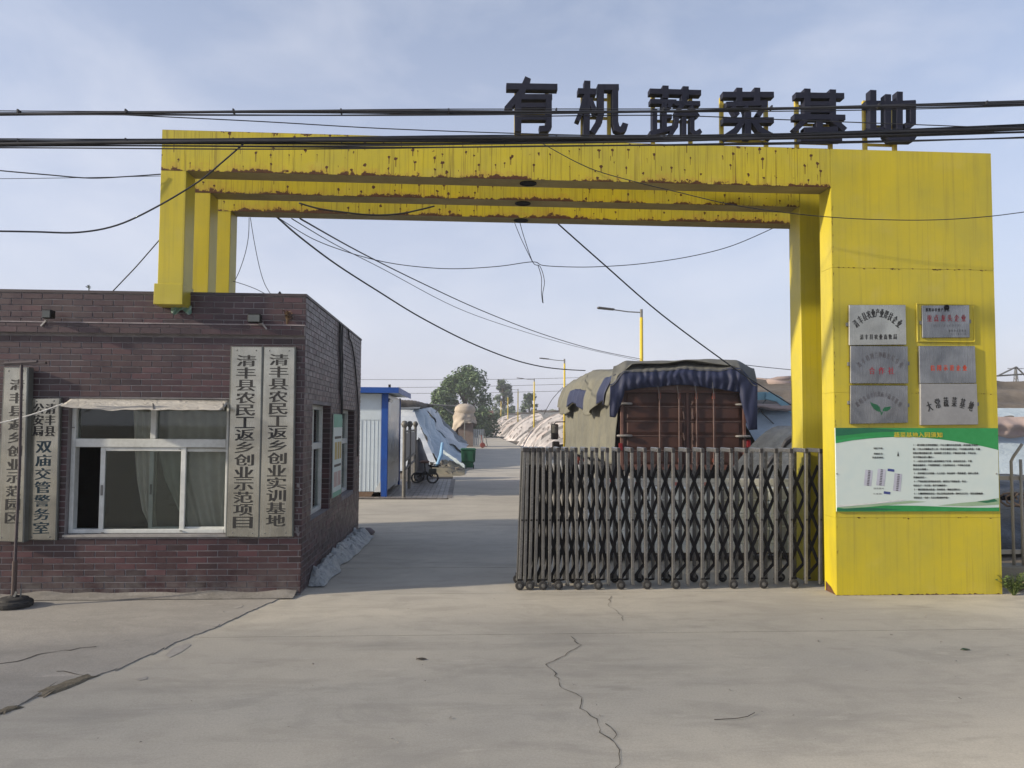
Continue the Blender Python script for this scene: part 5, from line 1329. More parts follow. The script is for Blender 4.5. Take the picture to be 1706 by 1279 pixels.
# quilts piled over a small hut by the lane
qy = 57.0
qx0, qx1 = X_(757, 740, qy), X_(789, 740, qy)
qt = thing('quilt_stack', 'tall pile of cream quilts draped over a small hut beside the lane', 'quilt pile', ((qx0+qx1)/2, qy, 0))
CREAM = M('cream_quilt', (.44, .38, .31), (.30, .26, .215), 1.5, .9, bump=.5, bsc=3)
zq = [Z_(770, y, qy) for y in (672, 687, 700, 716, 742)]
def qtop(u, v):
    a = u*6.283; prof = [(0, zq[0]), (.45, zq[0]-.04), (.74, zq[0]-.22), (.80, zq[1]+.15), (.74, zq[1]-.03)]
    f = v*4; i = min(int(f), 3); t = f-i; r = lerp(prof[i][0], prof[i+1][0], t); z = lerp(prof[i][1], prof[i+1][1], t)
    k = 1+.06*nz(math.cos(a)*2, math.sin(a)*2, z)
    return ((qx0+qx1)/2+.05+r*k*math.cos(a)*.95, qy+r*k*math.sin(a), z)
m_ = MB(); m_.grid(qtop, 28, 16); m_.build('top_quilt', CREAM, qt, smooth=True)
def qlow(u, v):
    a = u*6.283; r = lerp(.74, .90, v)*(1+.10*math.sin(a*7+v*2)*v+.14*nz(a*1.5, v*4, 2)); zb = zq[3]+.55*math.sin(a*1.0+2.4)+.2*nz(a*2, 0, 4)
    return ((qx0+qx1)/2-.02+r*math.cos(a)*.98, qy+r*math.sin(a), lerp(zq[1], zb, v))
m_ = MB(); m_.grid(qlow, 44, 14); m_.build('draped_quilt', CREAM, qt, smooth=True)
m_ = MB(); m_.box(qx0+.28, qx1-.05, qy-.62, qy+.7, 0, zq[2]-.2); m_.build('hut_wall', M('hut_brick', (.14, .10, .085), (.2, .17, .15), 3, .9), qt)
m_ = MB(); m_.tube([(X_(774, 740, qy-1), qy-1, 0), (X_(774, 698, qy-1), qy-1, zq[1]-.4)], .04, 6); m_.build('prop_pole', GREYM, qt)
# metal sheet gate and barrow beside it
t = thing('sheet_gate', 'low pale metal sheet gate between the quilt pile and the lane', 'gate', (X_(797, 735, qy-.5), qy-.5, 0))
a, b, z = X_(788, 735, qy-.5), X_(806, 735, qy-.5), Z_(797, 715, qy-.5)
for k in range(5):
    m_ = MB(); x0 = lerp(a, b, k/5); x1 = lerp(a, b, (k+1)/5); m_.box(x0+.015, x1-.015, qy-.52, qy-.50, .08, z); m_.build('panel', M('zinc_sheet', (.36, .38, .39), (.28, .3, .31), 3, .5, .3), t)
m_ = MB(); m_.box(a, b, qy-.50, qy-.46, z-.06, z+.02); m_.box(a, b, qy-.50, qy-.46, .08, .14); m_.bar((b, qy-.5, z), (b+.25, qy-.9, .05), .05, .05); m_.build('gate_frame', GREYM, t)
t = thing('red_barrow', 'small red cart wheel hub standing at the lane edge by the sheet gate', 'cart', (X_(804, 741, 54), 54, 0))
cx_ = X_(804, 741, 54); m_ = MB(); m_.lathe([(0, -.05), (.16, -.05), (.19, 0), (.16, .05), (0, .05)], (cx_, 54, .19), 16, 'Y'); m_.build('wheel', M('faded_red', (.20, .05, .04)), t, fix=True)
m_ = MB(); m_.tube([(cx_, 54, .19), (cx_+.3, 54, .08)], .03, 6); m_.tube([(cx_, 54, .19), (cx_-.1, 54, .9)], .03, 6); m_.build('handle', M('faded_red', (.20, .05, .04)), t)

# ------------------------------------------------------------------ greenhouse mounds on the right of the lane
PAL = [(.56, .53, .52), (.40, .38, .38), (.64, .59, .57), (.30, .29, .29), (.52, .49, .48), (.60, .54, .52), (.22, .215, .215), (.48, .46, .455)]
QM = quilt_mat('mound_quilt', PAL, 2.9, (.10, .085, .08))
TOPM = M('mound_top', (.24, .235, .22), (.15, .15, .145), 1.2, .9, bump=.5, bsc=4)
mname = ['first', 'second', 'third', 'fourth', 'fifth']
for k, (ya_, yb_, xf, h) in enumerate([(50.5, 65, 4.3, 2.75), (72.5, 92, 4.4, 2.85), (100, 118, 4.3, 3.0), (126, 142, 4.0, 3.2), (150, 168, 3.6, 3.3)]):
    t = thing('greenhouse', 'quilt covered greenhouse mound right of the lane, '+mname[k]+' from the truck', 'greenhouse', (xf+8, (ya_+yb_)/2, 0), 'greenhouses along the lane')
    L_ = yb_-ya_; ribs = int(L_*2.0)
    def mz(s): return math.sin(min(1, max(0, s))**.8*3.14159)**.55
    def end(u, v, k=k, ya_=ya_, L_=L_, xf=xf, h=h):
        s = .5+.5*(v*2-1)*.985; y = ya_+L_*s; foot = xf+.6*nz(y*.25, k, 0)+1.2*(abs(v*2-1))**4
        hh_ = h*mz(s)*(1+.06*nz(y*.4, k, 2)); f = u
        x = foot+3.6*f+.5*math.sin(f*3.14)*nz(y*.3, 1, k)
        ph = (s*L_*2.1+1.2*nz(y*.35, f*1.2, k)+.9*f); fr2 = ph-math.floor(ph)
        rib = .34*(1-fr2)*math.sin(min(1, f*1.15)*3.14)**.6
        return (x-rib*.7, y, hh_*(1-(1-f)**1.5)+rib*.7)
    m_ = MB(); m_.grid(end, 12, int(L_*14)); m_.build('quilt_end', QM, t)
    def roof_(u, v, k=k, ya_=ya_, L_=L_, xf=xf, h=h):
        y = ya_+L_*v; x = xf+3.3+22*u; return (x, y, h*mz(.5+.5*(v*2-1)*.985)*(1+.06*nz(y*.4, k, 2))+.06*nz(x*.8, y*.8, 3)+.03*nz(x*4, y*2, 3))
    m_ = MB(); m_.grid(roof_, 40, 26); m_.build('quilt_roof', TOPM, t, smooth=True)
    m_ = MB(); yy = ya_+L_*.62; m_.tube([(xf+3.0+.9*i, yy+.2*nz(i*.4, k, 0), h+.16) for i in range(16)], .20, 8); m_.build('quilt_roll', STRAW, t, smooth=True)
# nearest greenhouse on the right, behind the fence
BROWNQ = M('brown_layered_quilt', (.17, .145, .12), (.085, .075, .065), 1.4, .9, bump=.6, bsc=5)
PINKQ = M('pinkish_quilt', (.40, .31, .28), (.28, .22, .20), 2, .85, bump=.5, bsc=6)
gr = thing('greenhouse', 'large greenhouse behind the fence with brown quilts over pale blue film, right of the truck', 'greenhouse', (10, 16, 0), 'greenhouses along the lane')
zr = Z_(1290, 634, 18); x0g = 5.65
def film(u, v):
    x = lerp(x0g, 17, u); z = lerp(.2, 2.1, v); y = lerp(13.6, 15.9, v**1.5)
    return (x, y+.10*nz(x*.7, z*1.3, 2)+.05*nz(x*1.5, z*4, 5), z)
m_ = MB(); m_.grid(film, 60, 24); m_.build('film', film_mat('blue_white_film', (.44, .51, .56), (.33, .40, .45), 1.2, (1, 1, 2), .4, .6), gr, smooth=True)
def qlt(u, v):
    x = lerp(x0g+.1, 17, u); d = sstep(8.0, 9.0, x)
    zb = lerp(2.08, 1.62, d)+.08*nz(x*.9, 2, 0); z = lerp(zb, zr, v); y = lerp(15.6-.5*d, 18, v)
    lay = .11*abs(math.sin(z*11+2.2*nz(x*.5, z, 3)))+.07*nz(x*1.1, z*5, 1)+.04*nz(x*3, z*9, 2)
    return (x, y-lay, z+lay*.5)
m_ = MB(); m_.grid(qlt, 90, 34); m_.build('layered_quilt', BROWNQ, gr, smooth=True)
def edgeq(u, v):
    x = lerp(x0g+.1, 17, u); d = sstep(8.0, 9.0, x); zt = lerp(2.16, 1.90, d)+.07*nz(x*.9, 2, 0); zb = lerp(2.00, 1.50, d)+.10*nz(x*.8, 5, 0)+.05*nz(x*3, 0, 1)
    z = lerp(zt, zb, v); f = .10*nz(x*1.6, z*3, 2)+.07*nz(x*4.5, z*6, 4)+.05*math.sin(z*26+3*nz(x*.8, 0, 3))
    return (x, 15.25-.5*d-.16*math.sin(v*3.14)**.5-f, z)
m_ = MB(); m_.grid(edgeq, 180, 14); m_.build('quilt_edge', PINKQ, gr, smooth=True)
def gend(u, v):
    y = lerp(13.6, 22, u); hh_ = lerp(.2, zr, min(1, u*1.9)**.7) if u < .6 else lerp(zr, .8, (u-.6)/.4)
    return (x0g-.9*(1-v)-.05+.12*nz(y*.8, v*3, 1), y, hh_*v)
m_ = MB(); m_.grid(gend, 30, 16); m_.build('end_film', BLU, gr, smooth=True)
def back(u, v): return (lerp(x0g, 17, u), lerp(18, 22, v), lerp(zr, .6, v)+.05*nz(u*20, v*3, 1))
m_ = MB(); m_.grid(back, 20, 6); m_.build('back_quilt', TOPM, gr, smooth=True)
m_ = MB()
STRAP = M('pale_blue_strap', (.24, .45, .52), (.2, .36, .44), 5, .5)
def ln(pts, r, y=15.3): m_.tube([W(px, py, y) for px, py in pts], r, 5)
def band(pts, w, y, m, name):
    mm = MB(); P = [W(px, py, y) for px, py in pts]
    for a, b in zip(P, P[1:]): mm.bar(a, b, .02, w, (0, 0, 1))
    mm.build(name, m, gr)
band([(1252, 660), (1278, 659), (1291, 663)], .16, 15.2, STRAP, 'strap')
band([(1276, 659), (1296, 664), (1312, 678), (1330, 690)], .13, 15.15, STRAP, 'strap')
ln([(1255, 667), (1262, 675), (1272, 690), (1288, 705), (1298, 712)], .012); ln([(1276, 666), (1262, 683), (1255, 690)], .012); ln([(1284, 713), (1300, 712), (1322, 704)], .014)
m_.build('tie_rope', M('dark_rope', (.10, .10, .10)), gr)
mm = MB(); mm.tube([W(1330, 630, 17.8), W(1296, 632, 17.8), W(1280, 636, 17.8), W(1258, 634, 17.8)], .07, 8); mm.tube([W(1330, 642, 17.6), W(1300, 640, 17.6), W(1278, 637, 17.6)], .09, 8); mm.build('rolled_edge', PINKQ, gr, smooth=True)
mm = MB()
for a, b in (((1664, 625), (1693, 611)), ((1693, 611), (1710, 628)), ((1693, 611), (1693, 640)), ((1660, 626), (1720, 622))): mm.tube([W(*a, 18), W(*b, 18)], .02, 5)
mm.build('ridge_frame', GREYM, gr)
# small pylon far behind it
py_ = thing('lattice_pylon', 'thin lattice power pylon far behind the right greenhouse', 'pylon', (X_(1692, 700, 140), 140, 0))
mm = MB(); c = W(1692, 612, 140)
for s in (-1, 1):
    mm.bar((c.x+s*1.6, 140, 0), (c.x+s*.15, 140, c.z), .12, .12)
for i in range(7):
    a, b = i/7, (i+1)/7; w0, w1 = lerp(1.6, .15, a), lerp(1.6, .15, b); mm.bar((c.x-w0, 140, c.z*a), (c.x+w1, 140, c.z*b), .07, .07); mm.bar((c.x+w0, 140, c.z*a), (c.x-w1, 140, c.z*b), .07, .07)
mm.build('tower', GREYM, py_)
for zz, w in ((-.2, 1.6), (-1.4, 1.2)):
    mm = MB(); mm.bar((c.x-w, 140, c.z+zz), (c.x+w, 140, c.z+zz), .1, .12); mm.build('cross_arm', GREYM, py_)
# tarp covered heap right behind the fence and gate
DKT = film_mat('dark_grey_tarp', (.075, .085, .095), (.04, .045, .052), 2.2, (1, 1, 2), .5, .9)
ht = thing('tarp_mound', 'long heap under a dark grey tarpaulin behind the gate and fence', 'tarp heap', (9, 11.5, 0))
def heap(u, v):
    x = lerp(4.15, 16, u); s = sstep(4.15, 5.6, x); hz_ = lerp(.55, 1.68, s)-.85*sstep(6.0, 8.2, x)
    y = lerp(9.9, 13.4, v); z = hz_*math.sin(min(1, v*1.7)*1.57)**.8
    n_ = .05*math.sin(v*38+3*nz(x*1.1, v*2, 4))+.10*nz(x*1.6, v*5, 1)
    return (x, y-n_*.8, max(0, z+n_*.5))
m_ = MB(); m_.grid(heap, 110, 46); m_.build('tarp', DKT, ht, smooth=True)
def rim(u, v): return heap(u, .62)
m_ = MB(); m_.tube([Vector(heap(u/60*.35, .60))+Vector((0, -.02, .05+.02*math.sin(u*1.9))) for u in range(61)], [.035+.015*math.sin(u*1.4) for u in range(61)], 6); m_.build('rope_edge', M('dark_rope2', (.035, .035, .04)), ht)
pp = [W(1655, 829, 9.7), W(1685, 829, 9.7), W(1730, 826, 9.7)]
t = thing('black_pipe', 'black pipe with a coil of rope lying across the tarpaulin behind the fence', 'pipe', pp[1])
m_ = MB(); m_.tube([pp[0]+Vector((-.4, 0, 0)), pp[1]], .035, 8); m_.build('pipe', BLACK, t)
m_ = MB()
m_.tube([pp[1]+Vector((.14*math.cos(a*.7)+.05*a*.2-.1, -.05+.02*math.sin(a*2), .09*math.sin(a*.7)-.02)) for a in range(40)], .014, 5); m_.build('rope_coil', M('brown_rope', (.10, .075, .06), None, 20, .9), t)

# ------------------------------------------------------------------ fence right of the pillar
FNY = 8.05
fe = thing('steel_fence', 'pale steel railing fence on a low concrete wall right of the pillar', 'fence', (6.5, FNY, 0))
fx0 = pil_x1+.02
m_ = MB(); m_.box(fx0, 10.5, FNY-.12, FNY+.12, 0, Z_(1690, 944, FNY-.12)); m_.build('base_wall', concrete('fence_wall', (.24, .22, .17), (.18, .165, .13)), fe, bevel=.01)
FST = M('fence_paint', (.34, .31, .25), (.26, .24, .20), 6, .5)
zw = Z_(1690, 944, FNY-.12); r1, r2 = Z_(1690, 796, FNY), Z_(1690, 919, FNY)
for z in (r1, r2):
    m_ = MB(); m_.box(fx0, 10.5, FNY-.015, FNY+.015, z-.022, z+.022); m_.build('rail', FST, fe)
x = X_(1669, 850, FNY)+.0; k = 0
m_ = MB(); m_.box(fx0+.005, fx0+.045, FNY-.035, FNY-.016, zw+.0005, Z_(1672, 784, FNY)); m_.build('end_post', FST, fe)
x = X_(1684, 850, FNY)
while x < 10.4:
    m_ = MB(); zt_ = Z_(1690, 768, FNY)
    m_.tube([(x+.0, FNY-.028, r2-.14), (x-.002, FNY-.028, zt_), (x+.01, FNY-.028-.02, zt_+.05), (x+.075, FNY-.10, zt_+.19)] if k % 2 == 0 else [(x, FNY-.028, r2-.14), (x, FNY-.028, zt_+.02)], .0155, 8); m_.build('picket', FST, fe, smooth=True)
    x += .105; k += 1

# ------------------------------------------------------------------ street lamps
LAMPY = M('lamp_yellow', (.62, .46, .03), (.52, .38, .04), 4, .45)
ll = ['nearest, behind the truck', 'second from the truck', 'third from the truck', 'fourth along the lane', 'fifth along the lane', 'farthest along the lane', 'sixth along the lane', 'seventh along the lane']
proto = None
spots = []
for i in range(8):
    Yl = 28.0+22.0*i if i < 8 else 0
    xl = X_(1069, 700, 28.0)+.0
    spots.append((xl, Yl))
hgt = Z_(1069, 515, 28.0)
for i, (xl, yl) in enumerate(spots):
    lab = 'yellow street lamp with a grey arm over the lane, '+ll[i if i < 5 else (6 if i == 5 else 7 if i == 6 else 5)]
    if proto is None:
        proto = thing('street_lamp', lab, 'street lamp', (xl, yl, 0), 'street lamps along the right of the lane'); t = proto
        m_ = MB(); m_.tube([(xl, yl, .0), (xl, yl, hgt*.985-.22)], [.085, .06], 10); m_.build('pole', LAMPY, t, smooth=True)
        m_ = MB(); m_.tube([(xl, yl, hgt*.985-.23), (xl, yl, hgt)], .052, 10); m_.build('pole_head', GREYM, t)
        m_ = MB(); m_.box(xl-.16, xl+.16, yl-.16, yl+.16, 0, .02); m_.build('base_plate', GREYM, t)
        m_ = MB(); m_.tube([(xl, yl, hgt-.12), (xl-.5, yl, hgt-.10), (xl-1.05, yl, hgt-.03)], .022, 8); m_.build('arm', GREYM, t)
        m_ = MB(); m_.prism([(xl-1.02, yl-.10, hgt-.055), (xl-1.62, yl-.14, hgt-.0), (xl-1.66, yl, hgt+.0), (xl-1.62, yl+.14, hgt-.0), (xl-1.02, yl+.10, hgt-.055)], (0, 0, .06)); m_.build('lamp_head', M('lamp_head_grey', (.10, .10, .10), None, 5, .5), t, fix=True, bevel=.012)
    else:
        c = copy_tree(proto); c.location = (xl, yl, 0); c['label'] = lab

# ------------------------------------------------------------------ far houses
ROOFT = M('red_tile_roof', (.20, .085, .06), (.14, .07, .055), 2, .8)
REDW = M('red_painted_wall', (.22, .045, .045), (.16, .04, .04), 2, .7)
CRW = M('cream_wall', (.50, .47, .42), (.40, .37, .33), 2, .85)
def far_house(label, pxa, pxb, pyt, Y, dep, wall, roofm, eave, wins, ridge=.9):
    a, b = X_(pxa, 700, Y), X_(pxb, 700, Y); zt_ = Z_(pxa, pyt, Y)
    t = thing('farmhouse', label, 'house', ((a+b)/2, Y+dep/2, 0), 'farmhouses at the end of the lane')
    m_ = MB(); m_.box(a, b, Y, Y+dep, 0, zt_); m_.build('wall', wall, t)
    m_ = MB(); m_.prism([(a-.3, Y-eave, zt_), (a-.3, Y+dep/2, zt_+ridge), (a-.3, Y+dep+eave, zt_)], (b-a+.6, 0, 0)); m_.build('roof', roofm, t, fix=True)
    for u0, u1, z0, z1 in wins:
        m_ = MB(); m_.box(lerp(a, b, u0), lerp(a, b, u1), Y-.03, Y+.01, zt_*z0, zt_*z1); w_ = m_.build('window', DKHOLE, t)
        m_ = MB(); m_.box(lerp(a, b, u0)-.06, lerp(a, b, u1)+.06, Y-.06, Y-.031, zt_*z0-.1, zt_*z0); m_.build('sill', CRW, w_)
    return t
far_house('low farmhouse with a red tiled roof behind the quilt pile', 784, 820, 696, 135, 9, M('grey_wall', (.22, .19, .17), None, 2, .9), ROOFT, .6, [(.2, .35, .4, .75), (.6, .75, .4, .75)], 1.4)
far_house('small house with a dark red wall at the end of the lane', 784, 802, 704, 112, 6, REDW, ROOFT, .2, [(.55, .75, .35, .75)], .7)
far_house('long cream house with dark windows behind the far mounds', 811, 850, 697, 172, 8, CRW, M('grey_green_roof', (.20, .22, .19), None, 2, .8), .5, [(.12, .22, .35, .75), (.32, .42, .35, .75), (.52, .62, .35, .75), (.72, .82, .35, .75)], 1.6)
far_house('small white shed with a dark doorway at the road end', 801, 814, 708, 105, 4, CRW, M('dark_flat_roof', (.12, .08, .07), None, 2, .8), .3, [(.38, .85, .05, .85)], .25)

# ------------------------------------------------------------------ trees
def tree(label, px, Y, pyt, wpx, seed, lo=.28, kind='tree', name='broadleaf_tree', n=3200, mats=None, lean=0, group='trees beyond the greenhouses'):
    rnd = random.Random(seed); c = W(px, 700, Y); top = Z_(px, pyt, Y); wr = wpx/FPX*Y/2
    t = thing(name, label, 'tree', (c.x, Y, 0), group)
    m_ = MB(); m_.tube([(c.x, Y, 0), (c.x+.1, Y, top*.3), (c.x+lean*.4, Y, top*.6), (c.x+lean, Y, top*.92)], [wr*.10, wr*.075, wr*.05, .03], 7); limbs = []
    clumps = []
    for k in range(60):
        f = rnd.uniform(lo, .97); a = rnd.uniform(0, 6.283); rr = wr*math.sin(min(1, (1-f)/(1-lo)*1.15+.12)*1.57)**.8*rnd.uniform(.45, .95)
        q = Vector((c.x+lean*f+rr*math.cos(a), Y+rr*math.sin(a), top*f)); clumps.append((q, wr*rnd.uniform(.20, .42)*(.7+.5*(1-f))))
        m_.tube([Vector((c.x+lean*f*.7, Y, top*max(.2, f-.22))), q.lerp(Vector((c.x, Y, q.z)), .45)+Vector((0, 0, -.1)), q], [wr*.03, wr*.02, .02], 5)
    clumps.append((Vector((c.x+lean, Y, top*.94)), wr*.22))
    m_.build('trunk', BARK, t)
    m2 = MB()
    for k in range(n):
        q, r = rnd.choice(clumps); d = Vector((rnd.gauss(0, 1), rnd.gauss(0, 1), rnd.gauss(0, .85))); d = d.normalized()*r*(rnd.random()**.4)*rnd.choice((1, 1, 1, 1.25))
        p = q+d; s = rnd.uniform(.10, .26)*(Y/100)**.5; a = Vector((rnd.uniform(-1, 1), rnd.uniform(-1, 1), rnd.uniform(-.6, .6))).normalized()*s; b = a.cross(Vector((rnd.uniform(-1, 1), rnd.uniform(-1, 1), rnd.uniform(-1, 1)))).normalized()*s*.55
        m2.add([p-a, p+b, p+a, p-b], [(0, 1, 2, 3)])
    m2.build('crown', mats, t); return t
LF1 = leaf_mat('poplar_leaf', (.055, .10, .042), (.13, .185, .085)); LF2 = leaf_mat('far_leaf', (.06, .095, .052), (.115, .155, .085))
tree('largest broad green tree above the quilt pile left of the lane', 775, 95, 614, 104, 1, .06, mats=LF1, n=14000)
tree('shorter tree growing at the left side of the largest tree', 733, 92, 646, 48, 2, .05, mats=LF1, n=6000)
tree('tall narrow tree in the middle above the far mounds', 838, 150, 630, 38, 3, .06, mats=LF2, n=4000)
tree('small rounded tree right of the tall narrow tree', 882, 140, 653, 32, 4, .06, mats=LF2, n=3000)
m2 = MB(); rnd = random.Random(17)
for k in range(9000):
    x = rnd.uniform(-70, 130); y = 215+rnd.uniform(0, 30); h = 5.5+2.2*nz(x*.08, 0, 1)+1.2*nz(x*.3, 2, 1); z = h*rnd.random()**.6
    p = Vector((x, y, z)); s = rnd.uniform(.5, 1.1); a = Vector((rnd.uniform(-1, 1), rnd.uniform(-1, 1), rnd.uniform(-.6, .6))).normalized()*s; b = a.cross(Vector((rnd.uniform(-1, 1), rnd.uniform(-1, 1), rnd.uniform(-1, 1)))).normalized()*s*.6
    m2.add([p-a, p+b, p+a, p-b], [(0, 1, 2, 3)])
tag(m2.build('far_wood', LF2), kind='stuff')

# ------------------------------------------------------------------ wires
def smoothpts(P, sub=6):
    out = []
    for i in range(len(P)-1):
        p0, p1, p2, p3 = P[max(i-1, 0)], P[i], P[i+1], P[min(i+2, len(P)-1)]
        for k in range(sub):
            t = k/sub; out.append(.5*((2*p1)+(p2-p0)*t+(2*p0-5*p1+4*p2-p3)*t*t+(3*p1-p0-3*p2+p3)*t**3))
    out.append(P[-1]); return out
def wire(label, pts, Y, r, m=CABLE, group=None, name='overhead_wire'):
    n = len(pts); P = [W(px, py, (lerp(Y[0], Y[1], i/(n-1)) if isinstance(Y, tuple) else Y)) for i, (px, py) in enumerate(pts)]
    mb_ = MB(); mb_.tube(smoothpts(P), r, 5); return tag(mb_.build(name, m, smooth=True), label, 'wire', group)
# two bundles of cables crossing in front of the gateway
def bundle(label, base, Y, offs, name='cable_bundle'):
    t = thing(name, label, 'cable bundle', (0, Y, W(*base[0], Y).z))
    rnd = random.Random(len(offs))
    for (o0, o1, ph, r) in offs:
        P = []
        for i in range(25):
            px = lerp(-260, 1960, i/24)
            for (a, b) in zip(base, base[1:]):
                if a[0] <= px <= b[0]: py = lerp(a[1], b[1], (px-a[0])/(b[0]-a[0])); break
            P.append(W(px, py+lerp(o0, o1, i/24)+1.6*math.sin(px*.006+ph), Y+.03*math.sin(px*.004+ph*2)))
        mb_ = MB(); mb_.tube(smoothpts(P, 3), r, 5); mb_.build('cable', CABLE, t, smooth=True)
    mb_ = MB()
    for i in range(10):
        px = lerp(-40, 1750, (i+.4)/10)
        for (a, b) in zip(base, base[1:]):
            if a[0] <= px <= b[0]: py = lerp(a[1], b[1], (px-a[0])/(b[0]-a[0])); break
        p = W(px, py+offs[0][0]*.3, Y); mb_.cbox(p, (.012, .05, .035))
    mb_.build('hanger', CABLE, t)['kind'] = 'stuff'; return t
ub = [(-260, 189), (0, 187.5), (430, 186.5), (860, 186), (1100, 184), (1300, 180.5), (1500, 176.5), (1706, 171.5), (1960, 165)]
bundle('upper thin bundle of black cables crossing the rooftop characters', ub, 6.6, [(-3, -3, 0, .0048), (0, 0, 1.2, .012), (2, 1, 2.6, .009), (6, 1.5, 3.9, .006), (4, 4, 5.2, .0048)])
lb = [(-260, 238), (0, 237), (430, 235.5), (700, 234), (860, 232.5), (1100, 231), (1300, 227), (1500, 221), (1706, 214), (1960, 204)]
bundle('lower thick bundle of black cables crossing the top of the yellow beam', lb, 6.7, [(-6, -6, 0, .0055), (-2, -3, .7, .016), (0, 2, 1.6, .016), (2, -1, 2.3, .014), (4, 5, 3.1, .010), (8, 4, 4.4, .007), (10, 14, 5.0, .006), (-3, 3, 5.9, .010), (6, 15, 3.6, .007)])
wire('thin black wire slanting down from the upper bundle to the lower bundle', [(180, 190), (430, 202), (640, 214), (860, 222), (1060, 227), (1200, 228)], 6.62, .0048)
wire('thin wire dipping between the bundles over the right characters', [(860, 194), (1100, 192), (1300, 199), (1540, 208), (1706, 214), (1960, 219)], 6.62, .005)
wire('slack black wire entering at the left and tied to the yellow column', [(-120, 272), (0, 284), (80, 291), (150, 296.5), (210, 294), (268, 290)], (7.3, 7.58), .006)
wire('very thin straight wire just under the slack wire at the left', [(-120, 298), (0, 297.5), (120, 296), (268, 293)], (7.3, 7.58), .003)
wire('black drop cable sweeping from the lower bundle down to the left edge', [(405, 240), (368, 272), (330, 303), (260, 345), (195, 375), (130, 387), (60, 386), (0, 385), (-120, 384)], (6.7, 6.2), .0075)
wire('dark wire from the gatehouse roof up behind the yellow column', [(184, 489), (205, 467), (225, 446), (247, 421), (272, 392)], (7.95, 8.1), .006)
wire('thin curved wire hanging from the rear frame to its column', [(415, 362), (414, 392), (409, 420), (400, 448), (392, 466)], 9.25, .004)
wire('thin wire hanging from the rear frame to the gatehouse roof', [(417, 362), (424, 405), (433, 448), (442, 475), (454, 494)], 9.25, .004)
wire('thin wire sagging from the rear column to the gatehouse roof', [(388, 468), (410, 475), (430, 483), (448, 493)], 9.2, .004)
wire('heavy black cable falling from the gateway to the loaded truck', [(462, 362), (500, 395), (560, 440), (630, 485), (700, 528), (780, 569), (850, 597), (900, 610), (940, 615), (975, 617)], (9.3, 19), .013)
wire('grey cable running from the gateway to the nearest street lamp', [(500, 364), (600, 420), (700, 470), (800, 516), (900, 555), (990, 582), (1068, 598)], (9.3, 28), .011)
wire('thin cable running beside the grey cable to the nearest street lamp', [(486, 364), (560, 408), (640, 449), (760, 512), (860, 548), (960, 577), (1068, 601)], (9.3, 28), .007)
wire('slack wire looping across under the rear beam', [(466, 364), (520, 397), (580, 420), (640, 436), (700, 444.5), (760, 447.5), (830, 443.5), (887, 436), (905, 442), (950, 444.5), (1000, 444), (1070, 439), (1150, 427), (1220, 409), (1290, 379)], 9.36, .005)
wire('pair of short wires holding up the slack loop', [(857, 370), (868, 397), (887, 436)], 9.36, .004)
wire('dangling wire end below the slack loop', [(866, 370), (874, 398), (888, 437), (900, 444), (907, 468), (904, 490), (905, 505)], 9.38, .0045)
wire('dangling twin wire end knotted under the slack loop', [(896, 441), (902, 462), (902, 486), (904, 504)], 9.40, .0045)
wire('heavy black cable crossing right from the rear beam down past the truck roof', [(930, 373), (1000, 435), (1100, 522), (1210, 604), (1265, 641), (1330, 682)], (9.3, 11.5), .010)
wire('thin wire sagging across the front beam and the wide pillar', [(902, 238), (980, 279), (1060, 303), (1130, 320), (1215, 340), (1300, 353), (1390, 362), (1480, 366), (1560, 366), (1640, 361), (1706, 353), (1800, 340), (1960, 310), (2200, 255)], (7.5, 7.2), .0045)
wire('black wire sagging in front of the rear beam near its left end', [(498, 338), (530, 347), (570, 353), (620, 358), (665, 356), (700, 349), (724, 343)], 8.95, .010)
for lab, pts, Y in (('uppermost of the far power lines over the lane', [(560, 632), (800, 632), (960, 629), (1200, 622)], 120), ('middle of the far power lines over the lane', [(560, 645), (700, 645), (900, 641), (1200, 632)], 118), ('lowest of the far power lines over the lane', [(560, 654), (760, 655), (900, 652), (1200, 645)], 116)):
    wire(lab, pts, Y, .035, M('far_wire', (.16, .16, .17)))
wire('thin far wire right of the truck', [(1236, 607), (1270, 611), (1330, 617)], 26, .012)
wire('stay wire running down from the second street lamp', [(938, 645), (920, 665), (906, 690)], 47, .02)

# unseen tree added left of the view so its thin crown shades the forecourt
def shade_tree(label, x, y, zc, rx, ry, rz, n, seed):
    rnd = random.Random(seed); t = thing('added_shade_tree', label, 'tree', (x, y, 0))
    m_ = MB(); m_.tube([(x, y, 0), (x+.1, y, zc*.5), (x, y, zc+rz*.7)], [.07, .05, .02], 8)
    for k in range(9):
        a = k*.7; m_.tube([(x, y, zc*.6+k*.12), (x+rx*.6*math.cos(a), y+ry*.6*math.sin(a), zc+rz*.3*math.sin(k*2.1))], [.02, .008], 5)
    m_.build('trunk', BARK, t); m2 = MB()
    for k in range(n):
        d = Vector((rnd.gauss(0, 1), rnd.gauss(0, 1), rnd.gauss(0, 1))).normalized()*(rnd.random()**.35)
        p = Vector((x+d.x*rx, y+d.y*ry, zc+d.z*rz)); s = rnd.uniform(.035, .07); a = Vector((rnd.uniform(-1, 1), rnd.uniform(-1, 1), rnd.uniform(-.6, .6))).normalized()*s; b = a.cross(Vector((rnd.uniform(-1, 1), rnd.uniform(-1, 1), rnd.uniform(-1, 1)))).normalized()*s*.6
        m2.add([p-a, p+b, p+a, p-b], [(0, 1, 2, 3)])
    m2.build('crown', LF1, t)
shade_tree('unseen tall tree added beyond the left edge to shade the forecourt', -22, -.4, 8.0, 2.6, 2.0, 2.5, 5200, 41)

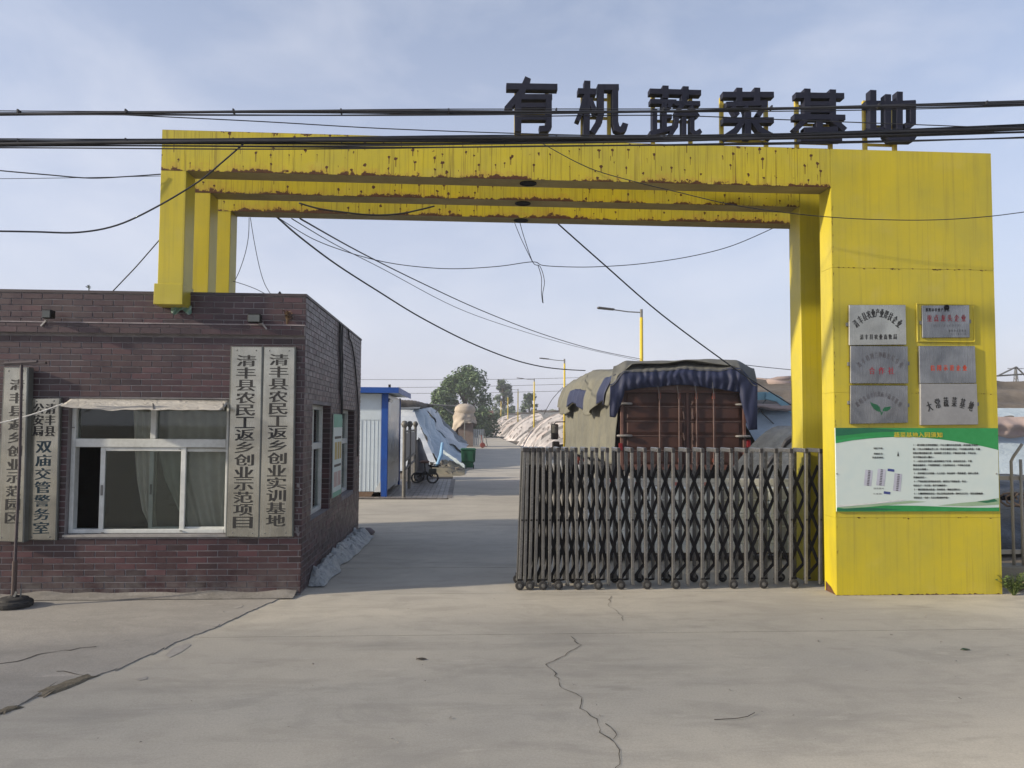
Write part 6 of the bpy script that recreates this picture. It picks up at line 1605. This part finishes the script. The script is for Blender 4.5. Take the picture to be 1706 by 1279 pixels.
# small litter on the road
def small(name, label, cat, px, py, fn):
    p = G(px, py); t = fn(Vector((p.x, p.y, .004))); return tag(t, label, cat)
def leaf_fn(m):
    def f(p):
        m_ = MB(); m_.grid(lambda u, v: (p.x+.075*(u-.5), p.y+.036*(v-.5)*math.sin(u*3.1+.02), p.z+.004*math.sin(u*3.1)+.005*abs(v-.5)), 8, 4); return m_.build(name_, m, thick=.002)
    return f
name_ = 'fallen_leaf'
small('fallen_leaf', 'small green fallen leaf on the road at the right', 'leaf', 1608, 1083, leaf_fn(M('fallen_green', (.02, .06, .025), None, 20, .5)))
name_ = 'dry_leaf'
small('dry_leaf', 'dark leaf scrap on the road in front of the gatehouse side', 'leaf', 702, 1099, leaf_fn(M('fallen_brown', (.06, .045, .03))))
def twig(p):
    m_ = MB(); m_.tube([p+Vector((-.16, 0, 0)), p+Vector((-.02, .0, .006)), p+Vector((.05, .03, .004)), p+Vector((.11, .08, .006))], .002, 5); return m_.build('twig', M('twig_brown', (.05, .04, .03), None, 20, .8))
small('twig', 'thin bent twig lying on the road in front of the gate', 'twig', 1235, 1199, twig)
m_ = MB(); rnd = random.Random(77)
for k in range(420):
    x = rnd.uniform(-6, 6.5); y = rnd.uniform(2.6, 7.6); q = .004+.011*rnd.random()**3
    vs = [Vector((rnd.uniform(-1, 1), rnd.uniform(-1, 1), rnd.uniform(0, .9)))*q+Vector((x, y, .002 if G(0, 0) is None else .003)) for _ in range(4)]
    m_.add(vs, [(0, 1, 2), (0, 2, 3), (0, 3, 1), (1, 3, 2)])
tag(m_.build('grit', M('grit_stone', (.16, .145, .12), (.32, .30, .27), 9, .9)), kind='stuff')

# ------------------------------------------------------------------ haze
m_ = MB(); m_.box(-500, 500, -60, 900, -1.1, 16)
HZ = bpy.data.materials.new('haze'); HZ.use_nodes = True; hn = HZ.node_tree; hn.nodes.clear()
ho = hn.nodes.new('ShaderNodeOutputMaterial'); hv = hn.nodes.new('ShaderNodeVolumePrincipled')
hv.inputs['Color'].default_value = (.92, .94, 1, 1); hv.inputs['Density'].default_value = .0012; hv.inputs['Anisotropy'].default_value = .3
hn.links.new(hv.outputs[0], ho.inputs['Volume'])
tag(m_.build('haze', HZ), kind='stuff')
